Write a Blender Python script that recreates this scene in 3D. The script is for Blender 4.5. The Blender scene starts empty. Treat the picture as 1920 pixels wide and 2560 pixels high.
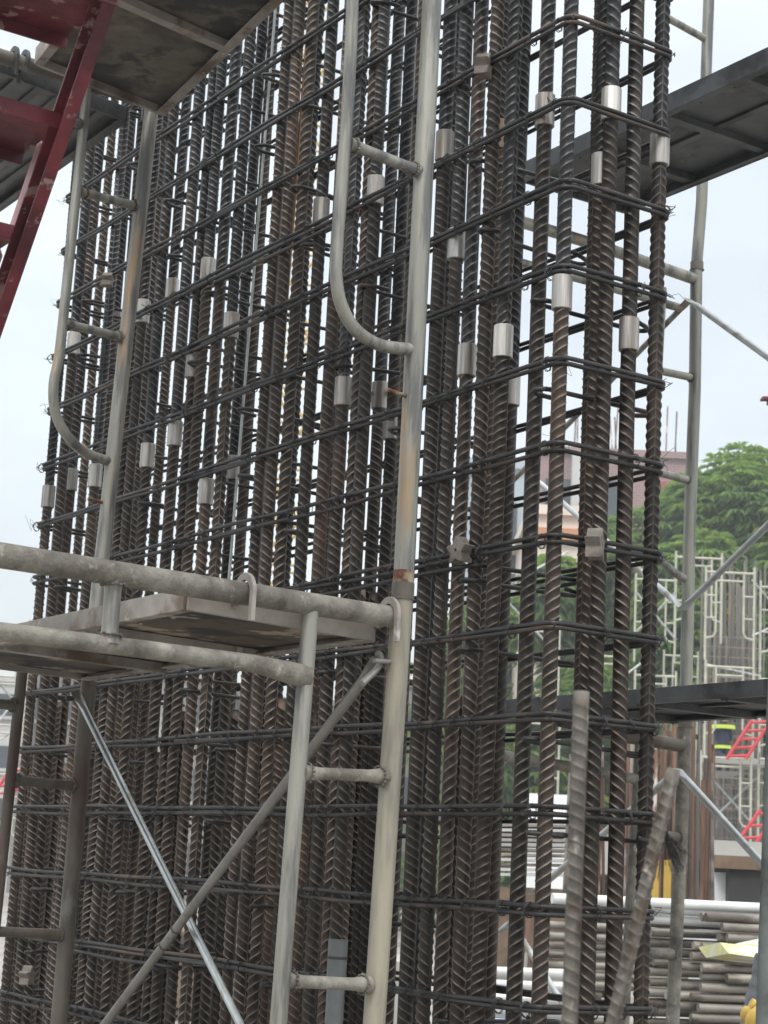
import bpy, math, random
import numpy as np
from mathutils import Vector, Matrix
random.seed(7); np.random.seed(7)
S = bpy.context.scene
C = S.collection
rad = math.radians
# ------------------------------------------------------------------ camera
FPX, PITCH, ROLL = 4569.5, rad(11.022), rad(2.879)
cp, sp, cr, sr = math.cos(PITCH), math.sin(PITCH), math.cos(ROLL), math.sin(ROLL)
FWD = Vector((0, cp, sp)); UP0 = Vector((0, -sp, cp)); RT0 = Vector((1, 0, 0))
RT = cr*RT0 + sr*UP0; UP = -sr*RT0 + cr*UP0
cam = bpy.data.cameras.new('camera'); camo = bpy.data.objects.new('camera', cam); C.objects.link(camo)
M = Matrix((RT, UP, -FWD)).transposed().to_4x4(); camo.matrix_world = M
cam.sensor_fit = 'VERTICAL'; cam.sensor_height = 36; cam.lens = FPX/2560*36
cam.clip_start = .05; cam.clip_end = 2000
cam.dof.use_dof = True; cam.dof.focus_distance = 4.35; cam.dof.aperture_fstop = 14
S.camera = camo
# ------------------------------------------------------------------ light: bright overcast
W = bpy.data.worlds.new('World'); S.world = W; W.use_nodes = True
nt = W.node_tree; nt.nodes.clear()
out = nt.nodes.new('ShaderNodeOutputWorld')
bg1 = nt.nodes.new('ShaderNodeBackground'); bg2 = nt.nodes.new('ShaderNodeBackground'); add = nt.nodes.new('ShaderNodeAddShader')
sky = nt.nodes.new('ShaderNodeTexSky'); sky.sky_type = 'NISHITA'; sky.sun_disc = False
sky.sun_elevation = rad(55); sky.sun_rotation = rad(150); sky.air_density = 1.5; sky.dust_density = 4
nt.links.new(sky.outputs[0], bg1.inputs[0]); bg1.inputs[1].default_value = .05
tc = nt.nodes.new('ShaderNodeTexCoord'); sx = nt.nodes.new('ShaderNodeSeparateXYZ'); nt.links.new(tc.outputs['Generated'], sx.inputs[0])
ramp = nt.nodes.new('ShaderNodeValToRGB'); nt.links.new(sx.outputs[2], ramp.inputs[0])
e = ramp.color_ramp.elements
e[0].position = 0; e[0].color = (.62, .67, .71, 1); e[1].position = 1; e[1].color = (2.3, 2.33, 2.35, 1)
e2 = ramp.color_ramp.elements.new(.42); e2.color = (.665, .705, .735, 1)
cn = nt.nodes.new('ShaderNodeTexNoise'); cn.inputs['Scale'].default_value = 3.2; cn.inputs['Detail'].default_value = 5
mp = nt.nodes.new('ShaderNodeMapping'); mp.inputs['Scale'].default_value = (1, 1, 2.6)
nt.links.new(tc.outputs['Generated'], mp.inputs[0]); nt.links.new(mp.outputs[0], cn.inputs[0])
mr = nt.nodes.new('ShaderNodeMapRange'); mr.inputs[1].default_value = .3; mr.inputs[2].default_value = .7; mr.inputs[3].default_value = .78; mr.inputs[4].default_value = 1.14
nt.links.new(cn.outputs[0], mr.inputs[0]); nt.links.new(mr.outputs[0], bg2.inputs[1]); nt.links.new(ramp.outputs[0], bg2.inputs[0])
nt.links.new(bg1.outputs[0], add.inputs[0]); nt.links.new(bg2.outputs[0], add.inputs[1]); nt.links.new(add.outputs[0], out.inputs[0])
sl = bpy.data.lights.new('sun', 'SUN'); sl.energy = 1.5; sl.angle = rad(14); sl.color = (1, .97, .92)
so = bpy.data.objects.new('sun', sl); C.objects.link(so)
so.rotation_euler = (rad(42), 0, rad(-25))
S.view_settings.view_transform = 'Standard'; S.view_settings.look = 'None'; S.view_settings.gamma = 1
S.view_settings.use_curve_mapping = False; S.view_settings.exposure = .3
# ------------------------------------------------------------------ measuring helpers
def ray(px, py): return FWD + RT*((px-960)/FPX) - UP*((py-1280)/FPX)
def at(px, py, Y):
    r = ray(px, py); return r*(Y/r.y)
def onp(px, py, P, d):                       # vertical plane through P holding horizontal direction d
    n = Vector((d.y, -d.x, 0)); r = ray(px, py); return r*(P.dot(n)/r.dot(n))
AZ = rad(56.97)
DL = Vector((-math.cos(AZ), math.sin(AZ), 0)); DR = Vector((math.sin(AZ), math.cos(AZ), 0))
DF = Vector((math.sin(rad(46)), math.cos(rad(46)), 0))
Z = Vector((0, 0, 1)); GZ = -1.6
# ------------------------------------------------------------------ materials
def mat(name, col, rough=.6, metal=0., var=.25, scale=8, stretch=(1, 1, 1), second=None, sc2=3, th=(.5, .65), bump=.0, bscale=60, rnd=0., spec=None, bdist=.002, third=None, th3=(.6, .7), sc3=14, crest=None):
    m = bpy.data.materials.new(name); m.use_nodes = True; n = m.node_tree.nodes; l = m.node_tree.links
    b = n['Principled BSDF']; b.inputs['Roughness'].default_value = rough; b.inputs['Metallic'].default_value = metal
    if spec is not None: b.inputs['Specular IOR Level'].default_value = spec
    tc = n.new('ShaderNodeTexCoord'); oi = n.new('ShaderNodeObjectInfo')
    mu = n.new('ShaderNodeMath'); mu.operation = 'MULTIPLY'; mu.inputs[1].default_value = 37.; l.new(oi.outputs['Random'], mu.inputs[0])
    va = n.new('ShaderNodeVectorMath'); va.operation = 'ADD'; l.new(tc.outputs['Object'], va.inputs[0]); l.new(mu.outputs[0], va.inputs[1])
    mp = n.new('ShaderNodeMapping'); mp.inputs['Scale'].default_value = stretch; l.new(va.outputs[0], mp.inputs[0])
    def noise(s, d=6, r=.6):
        t = n.new('ShaderNodeTexNoise'); t.inputs['Scale'].default_value = s; t.inputs['Detail'].default_value = d; t.inputs['Roughness'].default_value = r
        l.new(mp.outputs[0], t.inputs[0]); return t.outputs[0]
    n1 = noise(scale)
    mr = n.new('ShaderNodeMapRange'); mr.inputs[1].default_value = .3; mr.inputs[2].default_value = .7; mr.inputs[3].default_value = 1-var; mr.inputs[4].default_value = 1+var
    l.new(n1, mr.inputs[0])
    val = mr.outputs[0]
    if rnd:
        r2 = n.new('ShaderNodeMapRange'); r2.inputs[3].default_value = 1-rnd; r2.inputs[4].default_value = 1+rnd; l.new(oi.outputs['Random'], r2.inputs[0])
        mm = n.new('ShaderNodeMath'); mm.operation = 'MULTIPLY'; l.new(val, mm.inputs[0]); l.new(r2.outputs[0], mm.inputs[1]); val = mm.outputs[0]
    base = None
    rgb = n.new('ShaderNodeRGB'); rgb.outputs[0].default_value = (*col, 1); base = rgb.outputs[0]
    def over(base, c2, s, th):
        r = n.new('ShaderNodeMapRange'); r.interpolation_type = 'SMOOTHSTEP'; r.inputs[1].default_value = th[0]; r.inputs[2].default_value = th[1]; l.new(noise(s), r.inputs[0])
        mx = n.new('ShaderNodeMix'); mx.data_type = 'RGBA'; mx.inputs[7].default_value = (*c2, 1); l.new(base, mx.inputs[6]); l.new(r.outputs[0], mx.inputs[0]); return mx.outputs[2]
    if second: base = over(base, second, sc2, th)
    if third: base = over(base, third, sc3, th3)
    if crest:
        ca = n.new('ShaderNodeAttribute'); ca.attribute_name = 'crest'; cm_ = n.new('ShaderNodeMath'); cm_.operation = 'MULTIPLY'; l.new(ca.outputs['Fac'], cm_.inputs[0])
        cr_ = n.new('ShaderNodeMapRange'); cr_.inputs[1].default_value = .35; cr_.inputs[2].default_value = .6; cr_.inputs[3].default_value = .25; l.new(noise(22), cr_.inputs[0]); l.new(cr_.outputs[0], cm_.inputs[1])
        mx = n.new('ShaderNodeMix'); mx.data_type = 'RGBA'; mx.inputs[7].default_value = (*crest, 1); l.new(base, mx.inputs[6]); l.new(cm_.outputs[0], mx.inputs[0]); base = mx.outputs[2]
    vm = n.new('ShaderNodeVectorMath'); vm.operation = 'SCALE'; l.new(base, vm.inputs[0]); l.new(val, vm.inputs['Scale']); l.new(vm.outputs[0], b.inputs['Base Color'])
    if bump:
        bp = n.new('ShaderNodeBump'); bp.inputs['Strength'].default_value = bump; bp.inputs['Distance'].default_value = bdist
        l.new(noise(bscale, 4), bp.inputs['Height']); l.new(bp.outputs[0], b.inputs['Normal'])
    return m
MT = dict(
 bar_low=mat('rusted_rebar', (.025, .0185, .015), .5, .2, .5, 9, (1, 1, .35), (.062, .04, .028), 3, (.52, .72), .6, 160, .4, third=(.011, .010, .0095), th3=(.5, .66), sc3=22, crest=(.225, .17, .125)),
 bar_rust2=mat('patchy_rusted_rebar', (.035, .025, .019), .6, .05, .5, 9, (1, 1, .35), (.08, .046, .029), 4, (.46, .66), .6, 160, .3, third=(.14, .125, .11), th3=(.64, .7), sc3=12, crest=(.26, .18, .125)),
 bar_up=mat('dark_mill_steel_rebar', (.026, .0265, .028), .38, .45, .5, 9, (1, 1, .35), (.055, .038, .028), 3.5, (.48, .66), .5, 160, .4, third=(.012, .012, .013), th3=(.5, .66), sc3=20, crest=(.16, .15, .14)),
 bar_rust=mat('orange_rusted_rebar', (.045, .033, .026), .6, .05, .4, 9, (1, 1, .35), (.14, .07, .035), 4, (.5, .64), .5, 220, .15, crest=(.2, .13, .09)),
 tie=mat('stirrup_steel', (.030, .029, .029), .34, .5, .4, 9, (1, 1, 1), (.075, .05, .038), 3, (.52, .68), .5, 300, .4),
 wire=mat('tie_wire', (.03, .028, .028), .6, .4),
 coupler=mat('machined_coupler', (.43, .41, .38), .42, .65, .5, 60, (1, 1, .05), (.17, .145, .12), 26, (.46, .66), .3, 150, .3, third=(.2, .13, .09), th3=(.62, .7), sc3=30),
 galv=mat('weathered_galvanised_tube', (.25, .247, .215), .42, .4, .25, 9, (1, 1, .1), (.12, .12, .117), 30, (.46, .62), .8, 50, .06, bdist=.003, third=(.31, .21, .12), th3=(.585, .70), sc3=14),
 galv2=mat('mortar_caked_tube', (.215, .205, .175), .7, .15, .4, 20, (1, 1, 1), (.12, .108, .092), 7, (.44, .64), 1., 60, .06, bdist=.005, third=(.30, .285, .25), th3=(.6, .7), sc3=30),
 dtube=mat('dirty_brown_tube', (.13, .115, .095), .6, .3, .35, 12, (1, 1, .4), (.07, .045, .035), 6, (.48, .62), .5, 90, .1, third=(.26, .25, .22), th3=(.6, .7), sc3=8),
 rust=mat('bright_rust', (.13, .05, .028), .85, 0, .5, 40, second=(.24, .2, .15), sc2=30, th=(.5, .6), bump=.6, bscale=120),
 silver=mat('bright_zinc_brace', (.48, .51, .51), .3, .8, .18, 20, (1, 1, .3), (.32, .31, .28), 9, (.5, .66), .3, 120),
 brace=mat('dull_zinc_brace', (.24, .23, .215), .45, .5, .2, 14, second=(.15, .13, .11), sc2=9, th=(.55, .7), bump=.4, bscale=90),
 pale=mat('pale_zinc_brace', (.42, .435, .43), .45, .45, .18, 14, second=(.25, .23, .2), sc2=9, th=(.54, .66)),
 rail=mat('cement_stained_rail', (.29, .265, .24), .7, .15, .3, 9, second=(.15, .11, .08), sc2=6, th=(.5, .64), bump=.6, bscale=60, third=(.42, .40, .37), th3=(.6, .68)),
 ply=mat('damp_plywood', (.07, .05, .037), .75, 0, .35, 5, second=(.018, .016, .016), sc2=4, th=(.46, .52), bump=.5, bscale=50, third=(.26, .215, .165), th3=(.56, .62), sc3=6),
 ply2=mat('brown_plywood', (.115, .10, .08), .8, 0, .35, 9, (1, 1, 1), (.06, .054, .046), 4, (.44, .56), .6, 50, third=(.032, .031, .031), th3=(.53, .58), sc3=2.6),
 plank=mat('grey_steel_plank', (.085, .09, .095), .5, .4, .35, 6, second=(.045, .045, .045), sc2=5, th=(.48, .6), bump=.4, bscale=60, third=(.17, .12, .08), th3=(.63, .7)),
 red=mat('faded_red_paint', (.15, .024, .034), .5, .05, .35, 12, second=(.07, .014, .02), sc2=5, th=(.42, .6), bump=.5, bscale=70, third=(.30, .20, .19), th3=(.59, .64), sc3=13),
 pink=mat('painted_skylight_pink', (.42, .24, .24), .6, 0, .2, 20, second=(.5, .42, .4), sc2=16, th=(.56, .68)),
 redb=mat('bright_red_paint', (.5, .03, .04), .5, 0, .15, 8),
 pvc=mat('grey_pvc', (.115, .125, .13), .35, 0, .2, 10, second=(.3, .28, .24), sc2=26, th=(.66, .72), bump=.2),
 conc=mat('spacer_concrete', (.17, .15, .13), .9, 0, .25, 30, second=(.11, .095, .08), sc2=20, th=(.5, .65), bump=.8, bscale=150),
 fg=mat('dusty_rebar', (.125, .115, .10), .65, .2, .35, 20, (1, 1, .5), (.065, .05, .038), 14, (.5, .62), .4, 250, third=(.3, .28, .25), th3=(.6, .7), sc3=26, crest=(.075, .055, .04)),
 cream=mat('cream_painted_tube', (.42, .42, .34), .5, .1, .2, 5),
 rustbg=mat('far_rusty_rebar', (.17, .10, .07), .8, .1, .5, 8, (1, 1, .3), (.40, .37, .34), 6, (.55, .62), rnd=.45),
 greybg=mat('far_grey_rebar', (.16, .145, .13), .7, .2, .25, 4, (1, 1, .3), (.24, .18, .13), 3, (.5, .65), rnd=.3),
 pipe=mat('stacked_tube_steel', (.27, .25, .215), .5, .3, .35, 5, (.4, 1, 1), (.12, .10, .085), 6, (.46, .62), .3, 60, .4, third=(.2, .11, .07), th3=(.62, .7), sc3=9),
 pipew=mat('white_tube', (.66, .67, .66), .4, .1, .12, 5, rnd=.1),
 dark=mat('dark_formwork_and_bore_shade', (.035, .032, .034), .6, 0, .3, 3),
 dpost=mat('dark_green_grey_post', (.11, .125, .12), .6, .25, .3, 12, second=(.07, .075, .072), sc2=9, th=(.5, .62), bump=.5, third=(.22, .05, .035), th3=(.66, .72), sc3=3),
 ground=mat('site_ground', (.30, .285, .255), .9, 0, .25, .4, second=(.2, .175, .15), sc2=.3, th=(.45, .6), bump=.8, bscale=4, bdist=.05),
 slab=mat('concrete_slab', (.36, .35, .33), .85, 0, .2, .7),
 wood=mat('formwork_timber', (.15, .105, .07), .8, 0, .4, 4, second=(.07, .05, .04), sc2=3),
 leaf=mat('mango_leaf', (.14, .23, .085), .5, 0, .5, .7, second=(.22, .30, .08), sc2=.35, th=(.52, .70), rnd=.15),
 leafy=mat('young_leaf', (.20, .26, .04), .5, 0, .3, 1),
 bark=mat('tree_bark', (.09, .07, .055), .9, 0, .3, 3),
 wallg=mat('grey_sheet_wall', (.34, .39, .43), .5, .1, .15, .6),
 wallb=mat('plastered_wall', (.21, .195, .18), .85, 0, .3, .6, second=(.30, .28, .26), sc2=.25, th=(.5, .6)),
 galvw=mat('warm_weathered_tube', (.31, .285, .22), .48, .3, .22, 9, (1, 1, .12), (.19, .18, .155), 24, (.46, .66), .6, 90, .06, third=(.36, .25, .15), th3=(.6, .72), sc3=14),
 walll=mat('light_concrete', (.45, .45, .44), .85, 0, .15, .5),
 window=mat('dark_window', (.05, .06, .07), .2, 0, .2, 1),
 creamw=mat('cream_wall', (.68, .58, .5), .8, 0, .1, 1),
 orange=mat('orange_brick', (.5, .24, .12), .8, 0, .1, 1),
 yellow=mat('yellow_paint', (.5, .33, .06), .5, 0, .2, 3),
 navy=mat('navy_fabric', (.02, .028, .06), .9, 0, .3, 20), skin=mat('skin', (.32, .17, .11), .6, 0, .1, 10),
 hiviz=mat('reflective_yellow', (.6, .75, .08), .6, 0, .1, 5), helmet=mat('helmet_orange', (.75, .28, .03), .4, 0, .05, 5),
 white=mat('white_sheet', (.72, .74, .75), .5, 0, .12, 3), blue=mat('blue_sheet', (.35, .48, .6), .5, 0, .15, 3),
 tarp=mat('pale_yellow_sheet', (.58, .56, .25), .6, 0, .2, 6, second=(.6, .6, .54), sc2=5, th=(.45, .55)),
 cloth=mat('grey_wrap', (.14, .145, .155), .8, 0, .3, 20, bump=.5),
 redp=mat('red_panel', (.34, .06, .06), .7, 0, .15, 2), orod=mat('orange_rusty_rod', (.36, .19, .08), .8, 0, .25, 10),
 grod=mat('galvanised_rod', (.36, .38, .37), .4, .6, .2, 20),
)
# brick wall: brick pattern too far away to tell apart
def brickmat():
    m = bpy.data.materials.new('far_brickwork'); m.use_nodes = True; n = m.node_tree.nodes; l = m.node_tree.links; b = n['Principled BSDF']
    tc = n.new('ShaderNodeTexCoord'); br = n.new('ShaderNodeTexBrick'); mp = n.new('ShaderNodeMapping'); mp.inputs['Rotation'].default_value = (rad(90), 0, 0)
    l.new(tc.outputs['Object'], mp.inputs[0]); l.new(mp.outputs[0], br.inputs[0])
    br.inputs['Color1'].default_value = (.26, .13, .12, 1); br.inputs['Color2'].default_value = (.19, .10, .095, 1); br.inputs['Mortar'].default_value = (.33, .29, .28, 1)
    br.inputs['Scale'].default_value = 1; br.inputs['Brick Width'].default_value = .24; br.inputs['Row Height'].default_value = .09; br.inputs['Mortar Size'].default_value = .012
    ns = n.new('ShaderNodeTexNoise'); ns.inputs['Scale'].default_value = .5; ns.inputs['Detail'].default_value = 5; l.new(tc.outputs['Object'], ns.inputs[0])
    mx = n.new('ShaderNodeMix'); mx.data_type = 'RGBA'; mx.inputs[7].default_value = (.3, .22, .21, 1); l.new(br.outputs[0], mx.inputs[6]); l.new(ns.outputs[0], mx.inputs[0])
    l.new(mx.outputs[2], b.inputs['Base Color']); b.inputs['Roughness'].default_value = .9; return m
MT['brick'] = brickmat()
for k in ('leaf', 'leafy'):
    b = MT[k].node_tree.nodes['Principled BSDF']
    b.inputs['Transmission Weight'].default_value = 0
    # light through the leaves
    n = MT[k].node_tree.nodes; l = MT[k].node_tree.links
    tr = n.new('ShaderNodeBsdfTranslucent'); tr.inputs[0].default_value = (.26, .42, .08, 1); mxs = n.new('ShaderNodeMixShader'); mxs.inputs[0].default_value = .42
    l.new(b.outputs[0], mxs.inputs[1]); l.new(tr.outputs[0], mxs.inputs[2]); l.new(mxs.outputs[0], n['Material Output'].inputs[0])
# ------------------------------------------------------------------ mesh helpers
class MB:
    def __init__(s): s.v = []; s.f = []; s.n = 0
    def add(s, v, f):
        s.v.append(np.asarray(v, float)); s.f += [tuple(i+s.n for i in q) for q in f]; s.n += len(v); return s
    def tube(s, pts, r, seg=12, cap=True, flat=None):
        P = np.array([tuple(p) for p in pts], float); n = len(P)
        R = np.full(n, r) if np.isscalar(r) else np.array(r, float)
        T = np.gradient(P, axis=0); T /= np.linalg.norm(T, axis=1)[:, None]+1e-12
        u = np.cross(T[0], [0, 0, 1.]);
        if np.linalg.norm(u) < .1: u = np.cross(T[0], [0, 1., 0])
        u /= np.linalg.norm(u); V = []
        a = np.arange(seg)*2*math.pi/seg; ca, sa = np.cos(a), np.sin(a)
        for i in range(n):
            u = u-T[i]*u.dot(T[i]); u /= np.linalg.norm(u); w = np.cross(T[i], u)
            fl = 1 if flat is None else flat[i]
            V.append(P[i]+R[i]*(ca[:, None]*u*(2-fl if flat is not None else 1)+sa[:, None]*w*fl))
        V = np.concatenate(V); F = []
        for i in range(n-1):
            b0 = i*seg; b1 = b0+seg
            for j in range(seg):
                k = (j+1) % seg; F.append((b0+j, b0+k, b1+k, b1+j))
        if cap: F.append(tuple(range(seg-1, -1, -1))); F.append(tuple((n-1)*seg+j for j in range(seg)))
        return s.add(V, F)
    def box(s, c, ax, ay, az):                   # centre and three half-axis vectors
        c, ax, ay, az = [np.array(tuple(q), float) for q in (c, ax, ay, az)]
        V = [c+i*ax+j*ay+k*az for k in (-1, 1) for j in (-1, 1) for i in (-1, 1)]
        F = [(0, 2, 3, 1), (4, 5, 7, 6), (0, 1, 5, 4), (2, 6, 7, 3), (0, 4, 6, 2), (1, 3, 7, 5)]
        return s.add(V, F)
def mesh(name, mb, m, smooth=True, off=None):
    V = np.concatenate(mb.v)
    if off is not None: V = V-np.array(tuple(off))
    me = bpy.data.meshes.new(name); me.from_pydata(V.tolist(), [], mb.f); me.materials.append(MT[m] if isinstance(m, str) else m)
    if smooth: me.shade_smooth(); 
    me.update(); return me
ORG = {}
def origin(o): return ORG.get(o.name, Vector((0, 0, 0))) if o else Vector((0, 0, 0))
def obj(name, mb, m, parent=None, smooth=True, bevel=0, org=None):
    po = origin(parent); og = org if org is not None else po
    if parent is None and org is None:
        V = np.concatenate(mb.v); c = (V.min(0)+V.max(0))/2; og = Vector((c[0], c[1], V[:, 2].min()))
    o = bpy.data.objects.new(name, mesh(name, mb, m, smooth, og)); C.objects.link(o); o.parent = parent
    o.location = og-po; ORG[o.name] = og
    if smooth:
        o.data.set_sharp_from_angle(angle=rad(40))
    if bevel:
        bv = o.modifiers.new('bevel', 'BEVEL'); bv.width = bevel; bv.segments = 2; bv.limit_method = 'ANGLE'
    return o
def tag(o, label=None, cat=None, group=None, kind=None):
    if label: o['label'] = label
    if cat: o['category'] = cat
    if group: o['group'] = group
    if kind: o['kind'] = kind
    return o
def thing(name, label, cat, loc, group=None):
    o = bpy.data.objects.new(name, None); C.objects.link(o); o.location = loc; o.empty_display_size = .1; ORG[o.name] = Vector(loc)
    return tag(o, label, cat, group)
def arc(c, r, u, w, a0, a1, n):
    return [c+u*(r*math.cos(a))+w*(r*math.sin(a)) for a in [a0+(a1-a0)*i/n for i in range(n+1)]]
def smoothpts(P, n=6):                         # Catmull-Rom
    P = [Vector(p) for p in P]; Q = [P[0]*2-P[1]]+P+[P[-1]*2-P[-2]]; out = []
    for i in range(1, len(Q)-2):
        for k in range(n):
            t = k/n; a, b, c, d = Q[i-1:i+3]
            out.append(.5*((2*b)+(c-a)*t+(2*a-5*b+4*c-d)*t*t+(3*b-a-3*c+d)*t**3))
    out.append(P[-1]); return out
def down(p, z):                                # the point under p on a slightly leaning post
    return Vector((p.x, p.y, z))
# ------------------------------------------------------------------ setting
g = MB(); g.add([(-195, -18, GZ), (195, -18, GZ), (195, 238, GZ), (-195, 238, GZ)], [(0, 1, 2, 3)])
tag(obj('ground', g, 'ground', smooth=False), kind='structure')
# ------------------------------------------------------------------ the rebar cage
TH = []
for h in (0, 180):
    for a in (0, 7, 22, 42, 62, 82, 98, 118, 138, 158, 173): TH.append(rad(a+h))
TH = np.array(TH)
def rebar_mesh(name, L, r, pitch, rib, slant, shift, mats):
    n = int(L/pitch); s2 = np.abs((((TH+shift)/math.pi) % 2)-1)        # triangle wave: ribs mirror at the two long ribs
    s2 = np.abs(((TH/math.pi) % 2)-1)
    near = np.minimum(np.abs(np.sin(TH)), 1); taper = np.clip(near*2.2-.15, 0, 1)**.7
    lr = np.where(near < .02, .0019, np.where(near < .15, .0003, 0))
    rings = []
    for off, h in ((0, 0), (.64, .0), (.71, 1), (.79, 1), (.88, .0)): rings.append((off, h))
    ks = np.repeat(np.arange(n), 5); offs = np.tile([q[0] for q in rings], n); hs = np.tile([q[1] for q in rings], n)
    zz = (ks+offs)[:, None]*pitch+(s2*slant)[None, :]
    rr = r+hs[:, None]*rib*taper[None, :]+lr[None, :]
    wob = 1+.0*zz
    X = rr*np.cos(TH)*wob; Y = rr*np.sin(TH)*wob
    V = np.stack([X, Y, zz], -1).reshape(-1, 3); m = len(TH); R = n*5
    # flat ends
    V[:m, 2] = 0; V[-m:, 2] = L+slant
    i = np.arange(R-1)[:, None]*m; j = np.arange(m)[None, :]; k = (j+1) % m
    F = np.stack([i+j, i+k, i+m+k, i+m+j], -1).reshape(-1, 4)
    me = bpy.data.meshes.new(name); faces = F.tolist()+[list(range(m-1, -1, -1)), list(range((R-1)*m, R*m))]
    me.from_pydata(V.tolist(), [], faces); me.shade_smooth()
    at_ = me.attributes.new('crest', 'FLOAT', 'POINT'); at_.data.foreach_set('value', np.clip(hs[:, None]*taper[None, :]+(lr[None, :] > .001)*.55, 0, 1).reshape(-1).astype(np.float32))
    me.materials.append(None)
    me.update(); return me
BL = 4.8
BARS = [rebar_mesh('ribbed_bar', BL, .0158, .0225, .0023, .033, 0, None), rebar_mesh('ribbed_bar', BL, .0161, .0205, .0021, .029, 0, None), rebar_mesh('ribbed_bar', BL, .0156, .0245, .0025, .037, 0, None)]
CX = Vector((.37124, 3.88102, 0))              # the near corner of the cage
TH_, LEN = .315, 2.918
cage = thing('rebar_cage', 'long dark cage of ribbed vertical bars bound by double stirrups, filling the picture', 'rebar cage', (CX.x, CX.y, GZ))
def cagep(u, v, z): return CX+DL*u+DR*v+Z*z
def solve_u(px, v, py=1297):
    r = ray(px, py); n = r.cross(Z)            # plane through the eye line and vertical: fine for thin vertical bars
    P = CX+DR*v; hit = onp(px, py, P, DL); return (hit-P).dot(DL), hit
def solve_v(px, u, py=1297):
    P = CX+DL*u; hit = onp(px, py, P, DR); return (hit-P).dot(DR), hit
bars = []                                      # (u, v)
F0, B0 = .023, .292
# slits the light comes through between the bars, measured along the face; the bars stand in the runs between them
SL = [(131, 6), (185, 6), (214, 4), (262, 2), (373, 5), (402, 4), (440, 1), (493, 5), (528, 4), (591, 5), (625, 6), (690, 1), (738, 9), (779, 12), (858, 2), (916, 7), (949, 4), (1046, 8), (1092, 9), (1131, 2), (1173, 8), (1292, 31)]
edges = [104]+[q for g_, w_ in SL for q in (g_-w_/2, g_+w_/2)]
for a, b in zip(edges[0::2], edges[1::2]):
    if a > 1040: continue
    W_ = b-a; dist = (CX+DL*solve_u((a+b)/2, F0)[0]).y; wf = .0345/dist*FPX; wb = .0345/(dist+.17*(1+dist/8))*FPX
    if W_ < wf*.93: lay = ['B']
    elif W_ < wf*1.3: lay = ['F']
    else:
        n_ = max(1, math.ceil((W_-wf*.25)/(wf*.86))); lay = ['F' if (q % 2 == 0 or n_ < 3 and random.random() < .5) else random.choice('BM') for q in range(n_)]
        if len(lay) > 2 and random.random() < .4: lay[0], lay[1] = lay[1], lay[0]
    n_ = len(lay)
    for q, t_ in enumerate(lay):
        w_ = wf if t_ == 'F' else wb
        x = (a+b)/2 if n_ == 1 else a+w_/2+(W_-w_)*q/(n_-1)
        v = {'F': F0, 'B': B0, 'M': random.choice([.1, .15, .2])}[t_]
        bars.append((solve_u(x, v)[0], v, round(x)))
for x, v in ((1069, F0), (1112, F0), (1104, .2), (1151, F0), (1193, F0), (1211, .15), (1241, F0), (1266, B0), (1327, F0)): bars.append((solve_u(x, v)[0], v, x))
for x, u in ((1387, .023), (1500, .023), (1478, .062), (1561, .03), (1629, .023)): bars.append((u, solve_v(x, u)[0], x))
bars.append((solve_u(1461, B0)[0], B0, 1461))
print('bars', len(bars))
# couplers: image places, snapped to the nearest bar axis
coup = [(1415, 733), (1545, 262), (1503, 427), (1377, 278), (1247, 340), (1665, 375), (1590, 837), (1265, 855), (1164, 902), (1287, 978), (1125, 367), (930, 478), (808, 532), (1147, 612), (843, 980), (950, 990), (515, 678), (435, 725), (360, 780), (290, 800), (182, 860), (363, 1140), (440, 1085), (233, 1190), (180, 1200), (122, 1242), (505, 915), (575, 1170), (530, 1230), (570, 815), (970, 1065)]
def pxof(P):
    d = P.dot(FWD); return 960+FPX*P.dot(RT)/d, 1280-FPX*P.dot(UP)/d
def z_at(u, v, py):
    lo, hi = -1.6, 4.
    for _ in range(30):
        m_ = (lo+hi)/2
        if pxof(cagep(u, v, m_))[1] > py: lo = m_
        else: hi = m_
    return lo
used = {}
for cx_, cy_ in coup:
    best = None
    for i, (u, v, x) in enumerate(bars):
        if i in used: continue
        z = z_at(u, v, cy_); d = abs(pxof(cagep(u, v, z))[0]-cx_)+v*(60 if (cx_, cy_) not in ((505, 915), (575, 1170), (530, 1230), (570, 815), (970, 1065), (1287, 978), (1430, 852)) else -14)
        if best is None or d < best[0]: best = (d, i, z)
    if abs(pxof(cagep(*bars[best[1]][:2], best[2]))[0]-cx_) > 24: continue
    used[best[1]] = best[2]
bolt = MB()
cseg = 26
for z0, z1, r0, r1 in ((0, .078, .0232, .0232),):
    pts = [Vector((0, 0, z)) for z in (0, .0012, .0012, .0768, .0768, .078)]
    bolt.tube([Vector((0, 0, 0)), Vector((0, 0, .0015)), Vector((0, 0, .0765)), Vector((0, 0, .078))], [.0219, .0232, .0232, .0219], cseg)
cme = mesh('coupler', bolt, 'coupler')
cme.set_sharp_from_angle(angle=rad(30))
def put_bar(me, u, v, z0, m, tilt=.0012, rz=None):
    o = bpy.data.objects.new('vertical_bar', me); C.objects.link(o); o.parent = cage
    p = cagep(u, v, z0); o.location = p-ORG[cage.name]
    o.rotation_euler = (random.gauss(0, tilt), random.gauss(0, tilt), rz if rz is not None else (random.uniform(0, 6.28) if random.random() < .25 else random.choice([0, math.pi])+random.gauss(0, .4)))
    o.material_slots[0].link = 'OBJECT'; o.material_slots[0].material = MT[m]; return o
RUSTX = (547, 456, 610)
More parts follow.
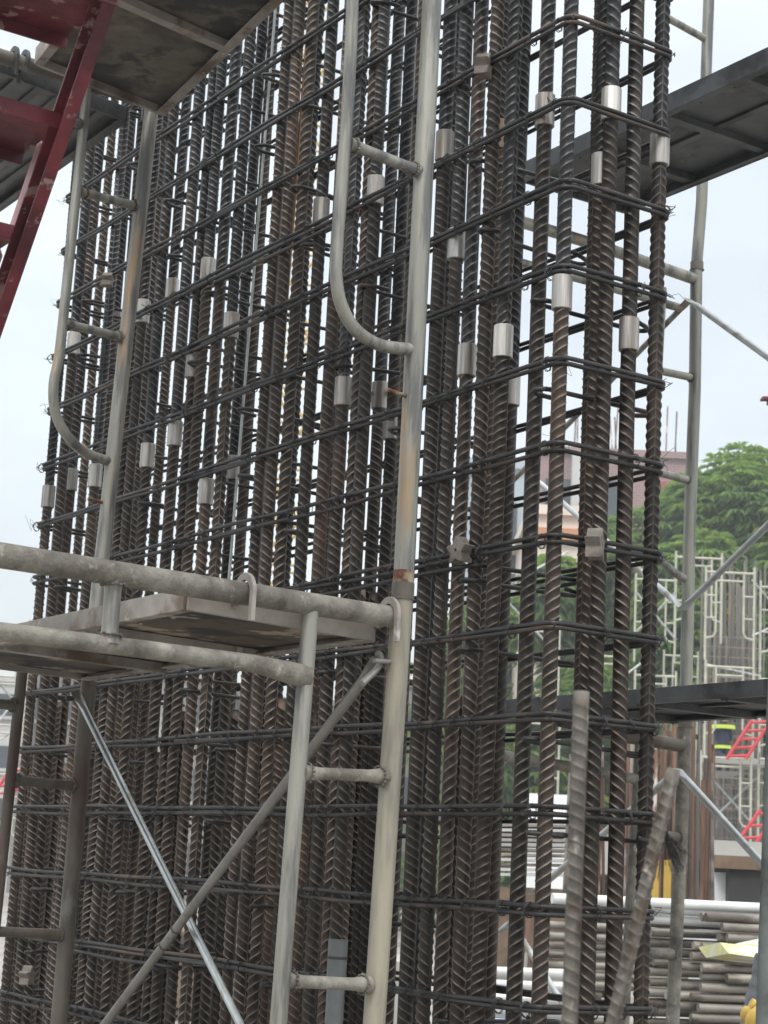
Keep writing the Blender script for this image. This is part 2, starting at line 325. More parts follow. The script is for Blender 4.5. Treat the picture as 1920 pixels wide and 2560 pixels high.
for i, (u, v, x) in enumerate(bars):
    me = random.choice(BARS)
    if x in (1387, 1327, 1561, 1629): me = BARS[0]
    RZ = {1387: .25, 1327: .1, 1561: 3.1, 1500: 3.3, 1629: -1.5}.get(x)
    if i in used:
        z = used[i]
        lo = put_bar(me, u, v, z-.0-BL-.02, 'bar_low', .0, RZ)
        put_bar(random.choice(BARS), u, v, z, 'bar_up', .0008, RZ)
        c = bpy.data.objects.new('coupler', cme); C.objects.link(c); c.parent = lo
        c.rotation_euler = (0, 0, random.uniform(0, 6)); c.location = (0, 0, BL+.02-.039)
    else:
        o = put_bar(me, u, v, GZ-.1-random.random()*.02, random.choice(['bar_low']*7+['bar_up', 'bar_rust2']), .0007, RZ)
        top = put_bar(random.choice(BARS), u, v, GZ-.1+BL+.02, 'bar_up', 0) if False else None
# lapped starter bars that end part way up, seen through the slits
for g_, w_ in SL:
    if g_ > 1190 or random.random() < .22: continue
    v = random.choice([.06, .12, .2, .26]); u = solve_u(g_+random.uniform(-4, 4), v)[0]
    zt_ = random.uniform(.25, .75)
    put_bar(random.choice(BARS), u, v, zt_-BL, random.choice(['bar_low', 'bar_rust2']), .0006)
# stirrups
ZK = [1.92964, 1.73101, 1.5353, 1.33066, 1.11997, .92824, .71965, .53043, .33622, .13837, -.06585, -.26799]
levels = [ZK[0]+.2*k for k in range(6, 0, -1)]+ZK+[ZK[-1]-.2*k for k in range(1, 7)]
def loop_pts(u0, u1, v0, v1, step, rb=.03):
    base = []
    for (u, v, a) in ((u1-rb, v0+rb, -90), (u1-rb, v1-rb, 0), (u0+rb, v1-rb, 90), (u0+rb, v0+rb, 180)):
        for k in range(7): base.append((u+rb*math.cos(rad(a+15*k)), v+rb*math.sin(rad(a+15*k))))
    base.append(base[0])
    P = []
    for (a, b) in zip(base[:-1], base[1:]):
        d = math.hypot(b[0]-a[0], b[1]-a[1]); n = max(1, int(d/step))
        for k in range(n): P.append(DL*(a[0]+(b[0]-a[0])*k/n)+DR*(a[1]+(b[1]-a[1])*k/n))
    P.append(P[0]); return P
def wavy(P, amp=.0028):
    ph = random.random()*6
    return [p+Z*(amp*math.sin(p.length*3.1+ph)+amp*.6*math.sin(p.length*9+ph*2)) for p in P]
def stir_mesh(u0, u1, v0=-.002, v1=TH_+.002, r=.0051):
    P = wavy(loop_pts(u0, u1, v0, v1, .0042)); R = [r+(.0009 if i % 2 else 0) for i in range(len(P))]
    mb = MB().tube(P, R, 7, cap=False); me = mesh('stirrup', mb, 'tie'); return me
full = [stir_mesh(-.002, LEN) for _ in range(3)]
halfR = [stir_mesh(-.001, 1.75+.1*k) for k in range(2)]
halfL = [stir_mesh(1.2+.12*k, LEN-.001) for k in range(2)]
inner = [stir_mesh(a, a+.75) for a in (.28, .95, 1.65)]
def put(name, me, loc, parent=cage, rot=(0, 0, 0)):
    o = bpy.data.objects.new(name, me); C.objects.link(o); o.parent = parent; o.location = loc-ORG[parent.name]; o.rotation_euler = rot; return o
for i, z in enumerate(levels):
    t = lambda s=.0009: (random.gauss(0, s), random.gauss(0, s*.6), 0)
    put('stirrup', full[i % 3], CX+Z*(z+.004), rot=t(.0006))
    dz = random.choice([.0125, .0135, .016, .021])
    put('stirrup', halfR[i % 2], CX+Z*(z+.004-dz), rot=t())
    put('stirrup', halfL[(i+1) % 2], CX+Z*(z+.004-dz)+DR*.001, rot=t(.0006))
    if i % 5 == 2: put('stirrup', inner[i % 3], CX+Z*(z-.018-dz), rot=t())
# cross ties: straight with a hook at each end
def cross_mesh(flip):
    P = []
    z = 0; r = .02*flip
    P += arc(Vector((0, 0, 0))+DR*-.004+DL*r, abs(r), -DL*(1 if flip > 0 else -1), -DR, rad(-80), 0, 5)[0:0]
    c0 = DR*-.008
    hook = [DR*.06+DL*(2.2*r), DR*.02+DL*(2.1*r), DR*.0+DL*(1.6*r), -DR*.012+DL*r, DR*.0+DL*(.15*r), DR*.02]
    end = [DR*(TH_-.02), DR*(TH_+.0)+DL*(.15*r), DR*(TH_+.012)+DL*r, DR*TH_+DL*(1.6*r), DR*(TH_-.02)+DL*(2.1*r), DR*(TH_-.055)+DL*(2.3*r)+Z*.006]
    P = smoothpts([h+Z*.004*k/5 for k, h in enumerate(hook)], 4)+smoothpts(end, 4)
    R = [.0054+(.0006 if i % 2 else 0) for i in range(len(P))]
    return mesh('crosstie', MB().tube(P, R, 7), 'tie')
cms = [cross_mesh(1), cross_mesh(-1)]
ups = [.07, .33, .6, .88, 1.17, 1.46, 1.75, 2.05, 2.36, 2.66]
for i, z in enumerate(levels):
    for k, u in enumerate(ups):
        if (i*3+k) % 5 in (1, 3, 4): continue
        zz = z-.035-random.random()*.03
        o = put('crosstie', cms[(i+k) % 2], CX+DL*(u+random.uniform(-.04, .04))+Z*zz, rot=(0, random.gauss(0, .03), random.gauss(0, .05)))
# tie wire knots: uncountable little twists
wm = MB()
def wire(c, n=3, s=.02, r=.0008):
    for _ in range(n):
        P = [c+Vector((random.uniform(-s, s), random.uniform(-s, s), random.uniform(-s, s)))*q for q in (0, .6, 1, 1.2)]
        wm.tube(smoothpts(P, 2), r, 4)
def knot(c, d):
    q = Vector((d.y, -d.x, 0))
    if q.dot(c) > 0: q = -q
    for k in range(2):
        a = Z*.016+d*(.006*k-.003); P = [c+a+q*.001, c+q*.012+d*.004*k, c-a+q*.001, c-q*.01-a*.7, c-q*.01+a*.7, c+a+q*.001]
        wm.tube(smoothpts(P, 3), .0011, 4)
    wire(c+q*.01, 2, .014)
for i, z in enumerate(levels):
    for (u, v, x) in bars:
        if v < .03 and random.random() < .7: knot(CX+DL*(u+.02)+DR*(-.004)+Z*(z-.004), DL)
        if u < .06 and v > .03 and random.random() < .5: knot(CX+DL*(-.004)+DR*v+Z*(z-.004), DR)
    for c in (CX+Z*z, CX+DR*TH_+Z*z, CX+DL*LEN+Z*z):
        wire(c, 2, .013, .0008)
        if random.random() < .3: wire(c, 1, .04, .0005)
tag(obj('tie_wire', wm, 'wire', cage, org=None), kind='stuff')
# thin rods standing inside the cage
for (a, b, r, m, lab) in (((691, -10), (572, 1450), .0042, 'grod', 'thin galvanised rod'), ((776, -10), (716, 760), .005, 'orod', 'thin orange rusted rod')):
    P0 = cagep(0, .045, 0); A = onp(*a, P0, DL); B = onp(*b, P0, DL); d = (A-B); A2 = A+d*.8; B2 = B-d*.1
    o = obj('thin_rod', MB().tube([B2, A2], r, 8), m, cage); o['label'] = lab
# concrete star spacers
def star(px, py, label, face, yaw, s=.031):
    P = cagep(0, 0, 0)
    if face == 'L': c = onp(px, py, P-DR*.02, DL); d = DL; nrm = -DR
    else: c = onp(px, py, P-DL*.02, DR); d = DR; nrm = -DL
    d = (Matrix.Rotation(yaw, 3, 'Z') @ d); nrm = Matrix.Rotation(yaw, 3, 'Z') @ nrm
    o = MB(); n = 8; V = []; out_ = []
    for k in range(5*n):
        a = 2*math.pi*k/(5*n)+.3; f = abs(((k/n) % 1)-.5)*2; rr = s*(.62+.5*(f**1.6)); rr += 0
        out_.append((rr*math.cos(a), rr*math.sin(a)))
    hn = 8; hole = [(s*.13*math.cos(2*math.pi*k/hn), s*.13*math.sin(2*math.pi*k/hn)) for k in range(hn)]
    h = .017; N = len(out_)
    for side in (1, -1):
        for (x, y) in out_: V.append(c+d*x+Z*y+nrm*h*side)
    for side in (1, -1):
        for (x, y) in hole: V.append(c+d*x+Z*y+nrm*h*side)
    F = []
    for k in range(N): F.append((k, (k+1) % N, N+(k+1) % N, N+k))
    for k in range(hn): F.append((2*N+k, 2*N+hn+k, 2*N+hn+(k+1) % hn, 2*N+(k+1) % hn))
    for k in range(N):
        a = int(k*hn/N) % hn; b = int(((k+1))*hn/N) % hn
        for s_, o1, o2 in ((0, 0, 2*N), (1, N, 2*N+hn)):
            q = (o1+k, o2+a, o1+(k+1) % N) if a == b else (o1+k, o2+a, o2+b, o1+(k+1) % N)
            F.append(q if s_ == 0 else q[::-1])
    o.add(V, F); ob = obj('concrete_spacer', o, 'conc', smooth=False, bevel=.0012)
    return tag(ob, label, 'concrete spacer')
star(1152, 1378, 'star shaped concrete spacer clipped on the stirrups right of the near scaffold post', 'L', .1)
star(1487, 1362, 'dark concrete spacer on the narrow end face of the cage', 'R', .7, .034)
star(1208, 165, 'upper concrete spacer high on the cage right of the near post', 'L', -.9, .03)
star(268, 700, 'concrete spacer seen between the two tubes of the far frame', 'L', -.75, .024)
star(68, 2440, 'concrete spacer low at the far left end of the cage', 'L', -.95, .03)
# ------------------------------------------------------------------ near scaffold
def fpipe(pts, r, P, d=DF, n=1):
    q = [onp(x, y, P, d) for x, y in pts]; return q
def strut(name, a, b, r, m, parent, flare=1.0, seg=14):
    n = 10; P = [a.lerp(b, i/n) for i in range(n+1)]; L = (b-a).length
    R = [r*(1+(flare-1)*max(0, 1-min(i, n-i)/1.6)) for i in range(n+1)]
    o = obj(name, MB().tube(P, R, seg), m, parent)
    if flare > 1.15:
        dq = (b-a).normalized()
        for e_, s_ in ((a, 1), (b, -1)):
            mb = MB()
            for q in range(16):
                an = q*.39; u_ = dq.orthogonal().normalized(); w2 = dq.cross(u_); rr = r*flare*1.02
                c_ = e_+dq*(s_*(.016+random.uniform(-.002, .002)))+(u_*math.cos(an)+w2*math.sin(an))*rr
                t2 = -u_*math.sin(an)+w2*math.cos(an)
                mb.tube([c_-t2*.004, c_, c_+t2*.004], [.0012, random.uniform(.0026, .004), .0012], 6)
            w_ = obj('weld_bead', mb, 'dtube', o)
    return o
def collar(p, r, parent, ax=Z, m='dtube', h=.045):
    mb = MB().tube([p, p+ax*.003, p+ax*.004, p+ax*h], [r*1.15, r*1.15, r*1.04, r*1.04], 18)
    return obj('joint_collar', mb, m, parent)
PA = at(1009, 1458, 3.75)
a_top = onp(1082, -40, PA, DF); a_mid = onp(1008, 1460, PA, DF); a_bot = onp(935, 2560, PA, DF)
near_up = thing('frame_scaffold', 'near upper scaffold frame with pale post and curved ladder tube in front of the cage', 'scaffold frame', down(a_mid, a_mid.z))
dv = (a_top-a_mid); obj('post', MB().tube([a_mid+Z*.0, a_mid+dv*.34, a_mid+dv*.67, a_mid+dv*1.25], .0212, 20), 'galv', near_up)
ip = fpipe([(884, -260), (881, 0), (870, 253), (854, 464), (841, 640), (841, 700), (853, 762), (887, 822), (948, 862), (1030, 874)], 0, PA)
obj('ladder_tube', MB().tube(smoothpts(ip, 5), .0134, 14), 'galv', near_up)
strut('rung', onp(872, 360, PA, DF), onp(1047, 428, PA, DF), .0125, 'galv', near_up, 1.25)
strut('lock_pin', onp(968, 974, PA, DF), onp(1015, 990, PA, DF), .0045, 'rust', near_up, 1.0)
obj('rust_band', MB().tube([a_mid+Z*.001, a_mid+dv.normalized()*.028], [.0219, .0216], 18), 'rust', near_up)
near_lo = thing('frame_scaffold', 'near lower scaffold frame whose two horizontal tubes cross the left half', 'scaffold frame', down(a_bot, GZ))
da = (a_bot-a_mid); lp = a_bot+da*((GZ-a_bot.z)/da.z)
obj('post', MB().tube([a_mid-Z*.001, a_mid.lerp(a_bot, .5), a_bot, lp], .0222, 20), 'galvw', near_lo)
collar(a_mid-Z*.034, .0228, near_lo, Z, 'dtube', .036)
hb0 = onp(985, 1543, PA, DF); hb1 = onp(0, 1388, PA, DF); hb1 = hb1+(hb1-hb0)*.35
obj('top_tube', MB().tube([hb0.lerp(hb1, i/8) for i in range(9)], .0225, 20), 'galv2', near_lo)
ob = [onp(x, y, PA, DF) for x, y in ((-420, 1532), (0, 1579), (350, 1622), (640, 1660), (765, 1692))]
obj('cross_tube', MB().tube([ob[0], ob[1], ob[2], ob[3], ob[4]], [.0165, .0165, .0165, .0175, .024], 16), 'galv2', near_lo)
strut('short_upright', onp(285, 1440, PA, DF), onp(272, 1610, PA, DF), .0155, 'galv', near_lo, 1.35)
i0 = onp(776, 1525, PA, DF); i1 = onp(697, 2546, PA, DF); di = i1-i0
obj('ladder_post', MB().tube([i0, i0+di*.5, i1, i0+di*((GZ-i0.z)/di.z)], .0167, 18), 'galv', near_lo)
strut('rung', onp(752, 1932, PA, DF), onp(962, 1941, PA, DF), .0125, 'galv2', near_lo, 1.55)
strut('rung', onp(713, 2452, PA, DF), onp(920, 2462, PA, DF), .0125, 'galv2', near_lo, 1.5)
strut('lock_pin', onp(935, 1652, PA, DF), onp(985, 1655, PA, DF), .005, 'brace', near_lo)
# far pair of frames of the same bay
PB = at(270, 1314, 5.0)
b_top = onp(388, 190, PB, DF); b_mid = onp(228, 1640, PB, DF); b_bot = onp(148, 2546, PB, DF)
far_up = thing('frame_scaffold', 'farther upper scaffold frame with curved ladder tube at the left end of the cage', 'scaffold frame', b_mid)
obj('post', MB().tube([b_mid, b_mid.lerp(b_top, .5), b_top, b_top+(b_top-b_mid)*.3], .0212, 18), 'galv', far_up)
ip = fpipe([(217, 215), (207, 330), (186, 530), (165, 730), (148, 886), (134, 960), (138, 1030), (166, 1088), (212, 1130), (278, 1156)], 0, PB)
obj('ladder_tube', MB().tube(smoothpts(ip, 4), .0142, 14), 'galv', far_up)
for a, b in (((200, 480), (344, 516)), ((160, 808), (306, 844))): strut('rung', onp(*a, PB, DF), onp(*b, PB, DF), .0125, 'galv', far_up, 1.3)
strut('rung', onp(120, 286, PB, DF), onp(210, 314, PB, DF), .012, 'galv', far_up, 1.2)
strut('lock_pin', onp(221, 1247, PB, DF), onp(262, 1258, PB, DF), .005, 'rust', far_up)
tb0 = onp(395, 262, PB, DF); tb1 = onp(0, 140, PB, DF); tb1 = tb1+(tb1-tb0)*.6
obj('top_tube', MB().tube([tb0, tb0.lerp(tb1, .5), tb1], .0205, 16), 'dtube', far_up)
far_lo = thing('frame_scaffold', 'farther lower scaffold frame, dark brown and dirty, at the lower left edge', 'scaffold frame', down(b_bot, GZ))
db = b_bot-b_mid
obj('post', MB().tube([b_mid-Z*.002, b_mid.lerp(b_bot, .5), b_bot, b_mid+db*((GZ-b_mid.z)/db.z)], .0222, 18), 'dtube', far_lo)
j0 = onp(62, 1620, PB, DF); j1 = onp(-22, 2400, PB, DF); dj = j1-j0
obj('ladder_post', MB().tube([j0, j0+dj*.5, j1, j0+dj*((GZ-j0.z)/dj.z)], .0150, 16), 'dtube', far_lo)
for a, b in (((-120, 1748), (44, 1764)), ((32, 1950), (190, 1965)), ((-60, 2326), (160, 2337))): strut('rung', onp(*a, PB, DF), onp(*b, PB, DF), .0135, 'dtube', far_lo, 1.25)
fb = [onp(x, y, PB, DF) for x, y in ((240, 1655), (-300, 1575))]
obj('top_tube', MB().tube([fb[0], fb[0].lerp(fb[1], .5), fb[1]], .02, 16), 'dtube', far_lo)
strut('lock_pin', onp(165, 1744, PB, DF), onp(212, 1750, PB, DF), .006, 'dark', far_lo)
# cross braces between the two frames: flattened ends
def brace(name, label, a, b, r, m, ext=0, group=None):
    d = (b-a).normalized(); L = (b-a).length
    t = thing(name, label, 'cross brace', a, group)
    n = [0, .012, .03, .05, .075, L*.5, L-.075, L-.05, L-.03, L-.012, L]
    fl = [.25, .25, .3, .7, 1, 1, 1, .7, .3, .25, .25]
    obj('brace_tube', MB().tube([a+d*x for x in n], r, 12, flat=fl), m, t)
    return t
bA = onp(196, 1735, PB, DF)-Vector((0, .04, 0)); e1 = at(620, 2600, 4.25)
brace('cross_brace', 'bright silver brace tube falling from the dark far post to the lower left centre', bA, bA+(e1-bA)*1.35, .0098, 'silver')
cA = onp(950, 1640, PA, DF)+Vector((0, .03, 0)); e2 = at(240, 2590, 4.75)
b2 = brace('cross_brace', 'dull grey brace tube rising from lower left to the near post', cA, cA+(e2-cA)*1.25, .0112, 'brace')
hk = [onp(x, y, PA, DF)+Vector((0, .02, 0)) for x, y in ((905, 1706), (940, 1672), (952, 1650), (950, 1636), (944, 1630))]
obj('hooked_end', MB().tube(smoothpts(hk, 4), [.010]*8+[.008]*5+[.006]*4 if False else .0075, 8), 'brace', b2)
for q in (.985, 1.0): pass
cxp = cA+(e2-cA)*(abs(2305-1640)/950.)
dd = (e2-cA).normalized()
for k in (-.035, .035): obj('clip_ring', MB().tube([cxp+dd*(k-.003), cxp+dd*(k+.003)], .0125, 14), 'dtube', b2)
obj('pivot_rivet', MB().tube([cxp+Vector((0, -.014, 0)), cxp+Vector((0, .02, 0))], .004, 8), 'dtube', b2)
# ------------------------------------------------------------------ platforms
def hookp(c, out_dir, along, r, m, parent, tail=.05):
    # plate hook that curls over a tube lying along 'along'; out_dir points away from the platform
    mb = MB(); t = .0045; th = [rad(a) for a in range(-35, 196, 15)]; V = []; n = len(th)
    for s in (-1, 1):
        for a in th:
            for rr in (r+.002, r+.017): V.append(c+along*(t*s)-out_dir*(rr*math.cos(math.pi-a) if False else rr*-math.cos(a)) * -1+Z*(rr*math.sin(a)))
    F = []
    for i in range(n-1):
        a = 2*i; b = a+2*n
        F += [(a, a+2, a+3, a+1), (b, b+1, b+3, b+2), (a, b, b+2, a+2), (a+1, a+3, b+3, b+1)]
    F += [(0, 1, 2*n+1, 2*n), (2*n-2, 4*n-2, 4*n-1, 2*n-1)]
    mb.add(V, F)
    e = c+out_dir*(r+.0095)-Z*(tail*.5); mb.box(e, out_dir*.0068, along*(t+.0004), Z*(tail*.5))
    return obj('hook', mb, m, parent, smooth=False, bevel=.001)
def platform(label, NR, wdir, w, ldir, L, mrail, mdeck, tubez=None, h=.055, hooks=(), hookm='rail', battens=3, slats=0, name='scaffold_platform', hr=.024):
    # NR: top corner where the edge begins; wdir unit across, ldir unit along
    t = thing(name, label, 'scaffold platform', NR)
    c = NR+wdir*(w/2)+ldir*(L/2)
    obj('deck_board', MB().box(c-Z*.012, wdir*(w/2-.006), ldir*(L/2-.006), Z*.009), mdeck, t, smooth=False)
    for s in (0, 1):
        q = NR+wdir*(w*s)+ldir*(L/2)-Z*(h/2-.004)
        obj('side_rail', MB().box(q, wdir*.004, ldir*(L/2), Z*h/2).box(q-Z*(h/2-.004)+wdir*(.014*(1 if s == 0 else -1)), wdir*.0105, ldir*(L/2-.002), Z*.003), mrail, t, smooth=False, bevel=.0015)
    for s in (0, 1):
        q = NR+wdir*(w/2)+ldir*(L*s)-Z*(h/2-.002)
        obj('end_rail', MB().box(q, wdir*(w/2-.005), ldir*.006, Z*(h/2-.003)), mrail, t, smooth=False, bevel=.0015)
    for k in range(battens):
        q = NR+wdir*(w/2)+ldir*(L*(k+1)/(battens+1))-Z*.034
        obj('crossbar', MB().box(q, wdir*(w/2-.006), ldir*.016, Z*.0115), mrail, t, smooth=False, bevel=.001)
    for k in range(slats):
        q = NR+wdir*(w*(k+1)/(slats+1))+ldir*(L/2)-Z*.026
        obj('corrugation', MB().box(q, wdir*.012, ldir*(L/2-.01), Z*.004), mrail, t, smooth=False, bevel=.001)
    rv = MB()
    for k in range(int(L/.14)):
        for s in (0, 1):
            q = NR+wdir*(w*s+(.016 if s == 0 else -.016))+ldir*(.07+.14*k)-Z*(h+.001); rv.tube([q, q-Z*.003], .004, 6)
    ro = obj('rivet', rv, mrail, t); ro['kind'] = 'stuff'
    for f, s in hooks:
        hc = NR+wdir*(w*f)+ldir*(L*s)+ldir*(-.03 if s == 0 else .03)+Z*.0
        hookp(hc, ldir*(-1 if s == 0 else 1), wdir, hr, hookm, t)
    return t
NDF = -DF
# P1: hung on the near frame's top tube. hooks at px 620 and 985
tz = hb0.z
pNR = onp(937, 1560, PA+DL*.05, DF); pNR.z = tz-.012
p1 = platform('stained plywood scaffold platform hooked over the thick tube at centre left', pNR, NDF, .50, DL, 1.42, 'rail', 'ply', battens=2, h=.042)
for (x, y) in ((972, 1532), (612, 1474)):
    c = onp(x, y, PA, DF); tpt = hb0+(hb1-hb0)*((c-hb0).dot(hb1-hb0)/(hb1-hb0).length_squared)
    hookp(tpt, -DL, DF, .0235, 'rail', p1, .055)
    obj('hook_arm', MB().box(tpt+DL*.055-Z*.008, DL*.032, DF*.0046, Z*.013), 'rail', p1, smooth=False, bevel=.001)
# P3: upper brown plywood deck, from the far frame towards the viewer
q0 = onp(400, 250, PB-DL*.03, DF); 
P3 = Vector((q0.x, q0.y, tb0.z-.012))-DL*.03; t_ = ray(668, 0); t_ = t_*(P3.z/t_.z); L3 = Vector((t_.x-P3.x, t_.y-P3.y, 0)).normalized()
p3 = platform('brown plywood platform overhead at the top left, hung on the far frame', P3, NDF, .44, L3, 1.5, 'rail', 'ply2', battens=2, h=.05)
for x, y in ((60, 146), (372, 248)):
    c = onp(x, y, PB, DF); tpt = tb0+(tb1-tb0)*((c-tb0).dot(tb1-tb0)/(tb1-tb0).length_squared)
    hookp(tpt, DL, DF, .0215, 'plank', p3, .05)
q4 = onp(318, 270, PB+DL*.05, DF)
p4 = platform('grey steel plank platform beyond the far frame at the upper left edge', Vector((q4.x, q4.y, tb0.z-.02)), NDF, .5, DL, 1.5, 'plank', 'plank', battens=0, slats=6, h=.05)
c = onp(33, 138, PB, DF); tpt = tb0+(tb1-tb0)*((c-tb0).dot(tb1-tb0)/(tb1-tb0).length_squared)
hookp(tpt, -DL, DF, .0215, 'plank', p4, .05)
# right hand platforms: long steel planks along the cage's far side
def plank_run(label, pt, px2, w, m, h=.06, slats=1):
    L0 = onp(px2[0], px2[1], pt, DL); L = (L0-pt).dot(DL)
    t = platform(label, pt-DL*.9, DR, w, DL, L+.9, m, m, battens=5, slats=slats, h=h)
    return t
p5 = plank_run('dark steel plank platform crossing the sky at the upper right', at(1920, 122, 4.85), (1300, 400), .47, 'plank')
p6 = plank_run('dark steel plank platform level across the lower right', at(1905, 1702, 4.95), (1240, 1742), .47, 'plank', .045)
# ------------------------------------------------------------------ red stair at top left
s1 = at(28, 718, 3.6); s0 = at(275, 0, 3.14)
st = thing('red_stair', 'dark red steel scaffold stair seen from below at the top left corner', 'stair', s1)
sd = (s0-s1).normalized(); side = DR; nn = sd.cross(side).normalized()
for off in (0, -.55):
    for_, a, b = None, s1-sd*.9+side*off, s0+sd*.8+side*off
    c = (a+b)/2; L = (b-a).length/2
    obj('stringer', MB().box(c, sd*L, nn*.031, side*.0025).box(c+nn*.029-side*.012, sd*L, nn*.0025, side*.0125).box(c-nn*.029-side*.012, sd*(L-.001), nn*.0025, side*.0122), 'red', st, smooth=False, bevel=.001)
SDV = Vector((sd.x, sd.y, 0)).normalized(); b_a = onp(122, 340, s1, SDV); b_b = onp(18, 612, s1, SDV)
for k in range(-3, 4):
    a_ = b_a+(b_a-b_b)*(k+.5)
    obj('painted_skylight_strip', MB().box(a_-side*.0036+nn*.004, sd*((b_a-b_b).length*.40), nn*.0215, side*.0008), 'pink', st, smooth=False, bevel=.0005)  # pale pink strip: sky light on the stringer web, put into the colour
hd = -DL
for k in range(-2, 4):
    # treads every fixed rise along the stringer
    base = b_a; step = b_a-b_b
    c = base+step*k
    m_ = MB(); cc = c-side*.275; m_.box(cc+hd*-.0, hd*.115, side*.27, Z*.004).box(cc+hd*.114-Z*.014, hd*.003, side*.269, Z*.014).box(cc-hd*.114-Z*.014, hd*.003, side*.269, Z*.014)
    obj('tread', m_, 'red', st, smooth=False, bevel=.001)
    for q in (-.06, .06): obj('bolt', MB().tube([c+hd*q-side*.004, c+hd*q-side*.016], .008, 6), 'rust', st)
# ------------------------------------------------------------------ right scaffold behind the cage
PR = at(1724, 1314, 6.15)
def rp(x, y): return onp(x, y, PR, DR)
up_ = thing('frame_scaffold', 'upper right scaffold frame standing behind the cage against the sky', 'scaffold frame', rp(1741, 690))
obj('post', MB().tube([rp(1741, 668), rp(1754, 506), rp(1773, -30), rp(1783, -400)], .0205, 16), 'galv', up_)
strut('rung', rp(1660, 40), rp(1764, 98), .013, 'galv', up_, 1.1); 
mi_ = thing('frame_scaffold', 'middle right scaffold frame behind the cage below the sloping plank', 'scaffold frame', rp(1712, 1800))
obj('post', MB().tube([rp(1741, 670), rp(1737, 977), rp(1724, 1314), rp(1713, 1815)], .0215, 16), 'galv', mi_)
collar(rp(1742, 676), .0225, mi_, Z, 'dtube', .03)
obj('top_tube', MB().tube([rp(1742, 700), rp(1500, 615), rp(1240, 535)], .0205, 14), 'galv', mi_)
obj('cross_tube', MB().tube([rp(1700, 770), rp(1480, 705), rp(1240, 640)], .0150, 14), 'galv', mi_)
for a, b in (((1640, 925), (1735, 945)), ((1632, 1178), (1728, 1202))): strut('rung', rp(*a), rp(*b), .0135, 'galv', mi_, 1.2)
obj('ladder_tube', MB().tube(smoothpts([rp(1657, 720), rp(1642, 1000), rp(1626, 1300), rp(1628, 1345), rp(1644, 1388), rp(1684, 1430), rp(1718, 1450)], 4), .0140, 12), 'galv', mi_)
lo_ = thing('frame_scaffold', 'lower right scaffold frame, beige tube in front of the pipe stack', 'scaffold frame', down(rp(1682, 2546), GZ))
pb = rp(1682, 2546); pt_ = rp(1713, 1817); dp = pb-pt_
obj('post', MB().tube([pt_, pt_.lerp(pb, .5), pb, pt_+dp*((GZ-pt_.z)/dp.z)], .0222, 18), 'galv2', lo_)
collar(rp(1713, 1820), .0228, lo_, Z, 'dtube', .03)
obj('top_tube', MB().tube([rp(1704, 1864), rp(1560, 1840), rp(1400, 1800)], .0225, 16), 'dtube', lo_)
obj('cross_tube', MB().tube([rp(1592, 1948), rp(1440, 1920), rp(1255, 1888)], .0175, 14), 'galv2', lo_)
obj('ladder_post', MB().tube([rp(1600, 1840), rp(1576, 2240), rp(1545, 2900)], .0160, 14), 'galv2', lo_)
for a, b in (((1585, 2078), (1702, 2095)), ((1568, 2378), (1690, 2386))): strut('rung', rp(*a), rp(*b), .0165, 'galv2', lo_, 1.35)
# braces of the right bay
def rb(label, a, b, r=.0105, m='pale', da=0, dbb=.6, ):
    A = rp(*a)-Vector((0, .05, 0)); r_ = ray(*b); B = r_*((A.y+dbb)/r_.y); return brace('cross_brace', label, A, B, r, m)
rb('pale brace tube running down right from the upper post against the sky', (1712, 758), (2150, 1060), .0112, 'pale', dbb=-.8)
rb('brace tube running down left behind the cage from the upper right post', (1716, 762), (1250, 1235), .0105, 'galv', dbb=.9)
rb('pale brace tube rising right from the middle post in front of the trees', (1700, 1528), (2150, 1085), .0115, 'pale', dbb=-.8)
rb('pale brace tube rising left behind the cage from the middle post', (1704, 1528), (1330, 1190), .0105, 'pale', dbb=.9)
rb('white brace tube falling right in front of the rusty bars', (1686, 1925), (2010, 2275), .0125, 'pale', dbb=-.6)
rb('pale brace tube falling left behind the cage toward the pipe stack', (1690, 1928), (1330, 2235), .0125, 'pale', dbb=.9)
A = at(1278, 2305, 7.6); B = at(1490, 2640, 7.2); brace('cross_brace', 'white brace tube seen low between the cage bars near the corner', A, B, .013, 'pale')
A = at(1230, 2345, 7.6); B = at(1296, 2290, 7.5); brace('cross_brace', 'short white brace end low between the cage bars', A, B, .012, 'pale')
# dark post at the right edge
pa = at(1948, 1660, 3.6); pbt = at(1917, 2560, 3.6); d_ = pbt-pa
dk = obj('steel_prop', MB().tube([pa, pa.lerp(pbt, .5), pa+d_*((GZ-pa.z)/d_.z)], .0215, 18), 'dpost'); tag(dk, 'dark green grey steel post at the lower right edge', 'steel post')
# pvc pipe
v0 = at(846, 2348, 4.05); v1 = at(834, 2560, 4.05); dvp = v1-v0
pv = thing('pvc_pipe', 'dark grey plastic pipe standing upright behind the lowest near rung', 'plastic pipe', down(v1, GZ))
dn = dvp.normalized(); end = v0+dvp*((GZ-v0.z)/dvp.z)
obj('pipe_body', MB().tube([v0+dn*.03, end], .0192, 20), 'pvc', pv)
obj('socket', MB().tube([v0+dn*.03, v0+dn*.0012, v0, v0+dn*.0012, v0+dn*.075, v0+dn*.085], [.0180, .0182, .0198, .0214, .0214, .0198], 20), 'pvc', pv)
obj('seal_ring', MB().tube([v0+dn*.036, v0+dn*.042], .0222, 20), 'dark', pv)
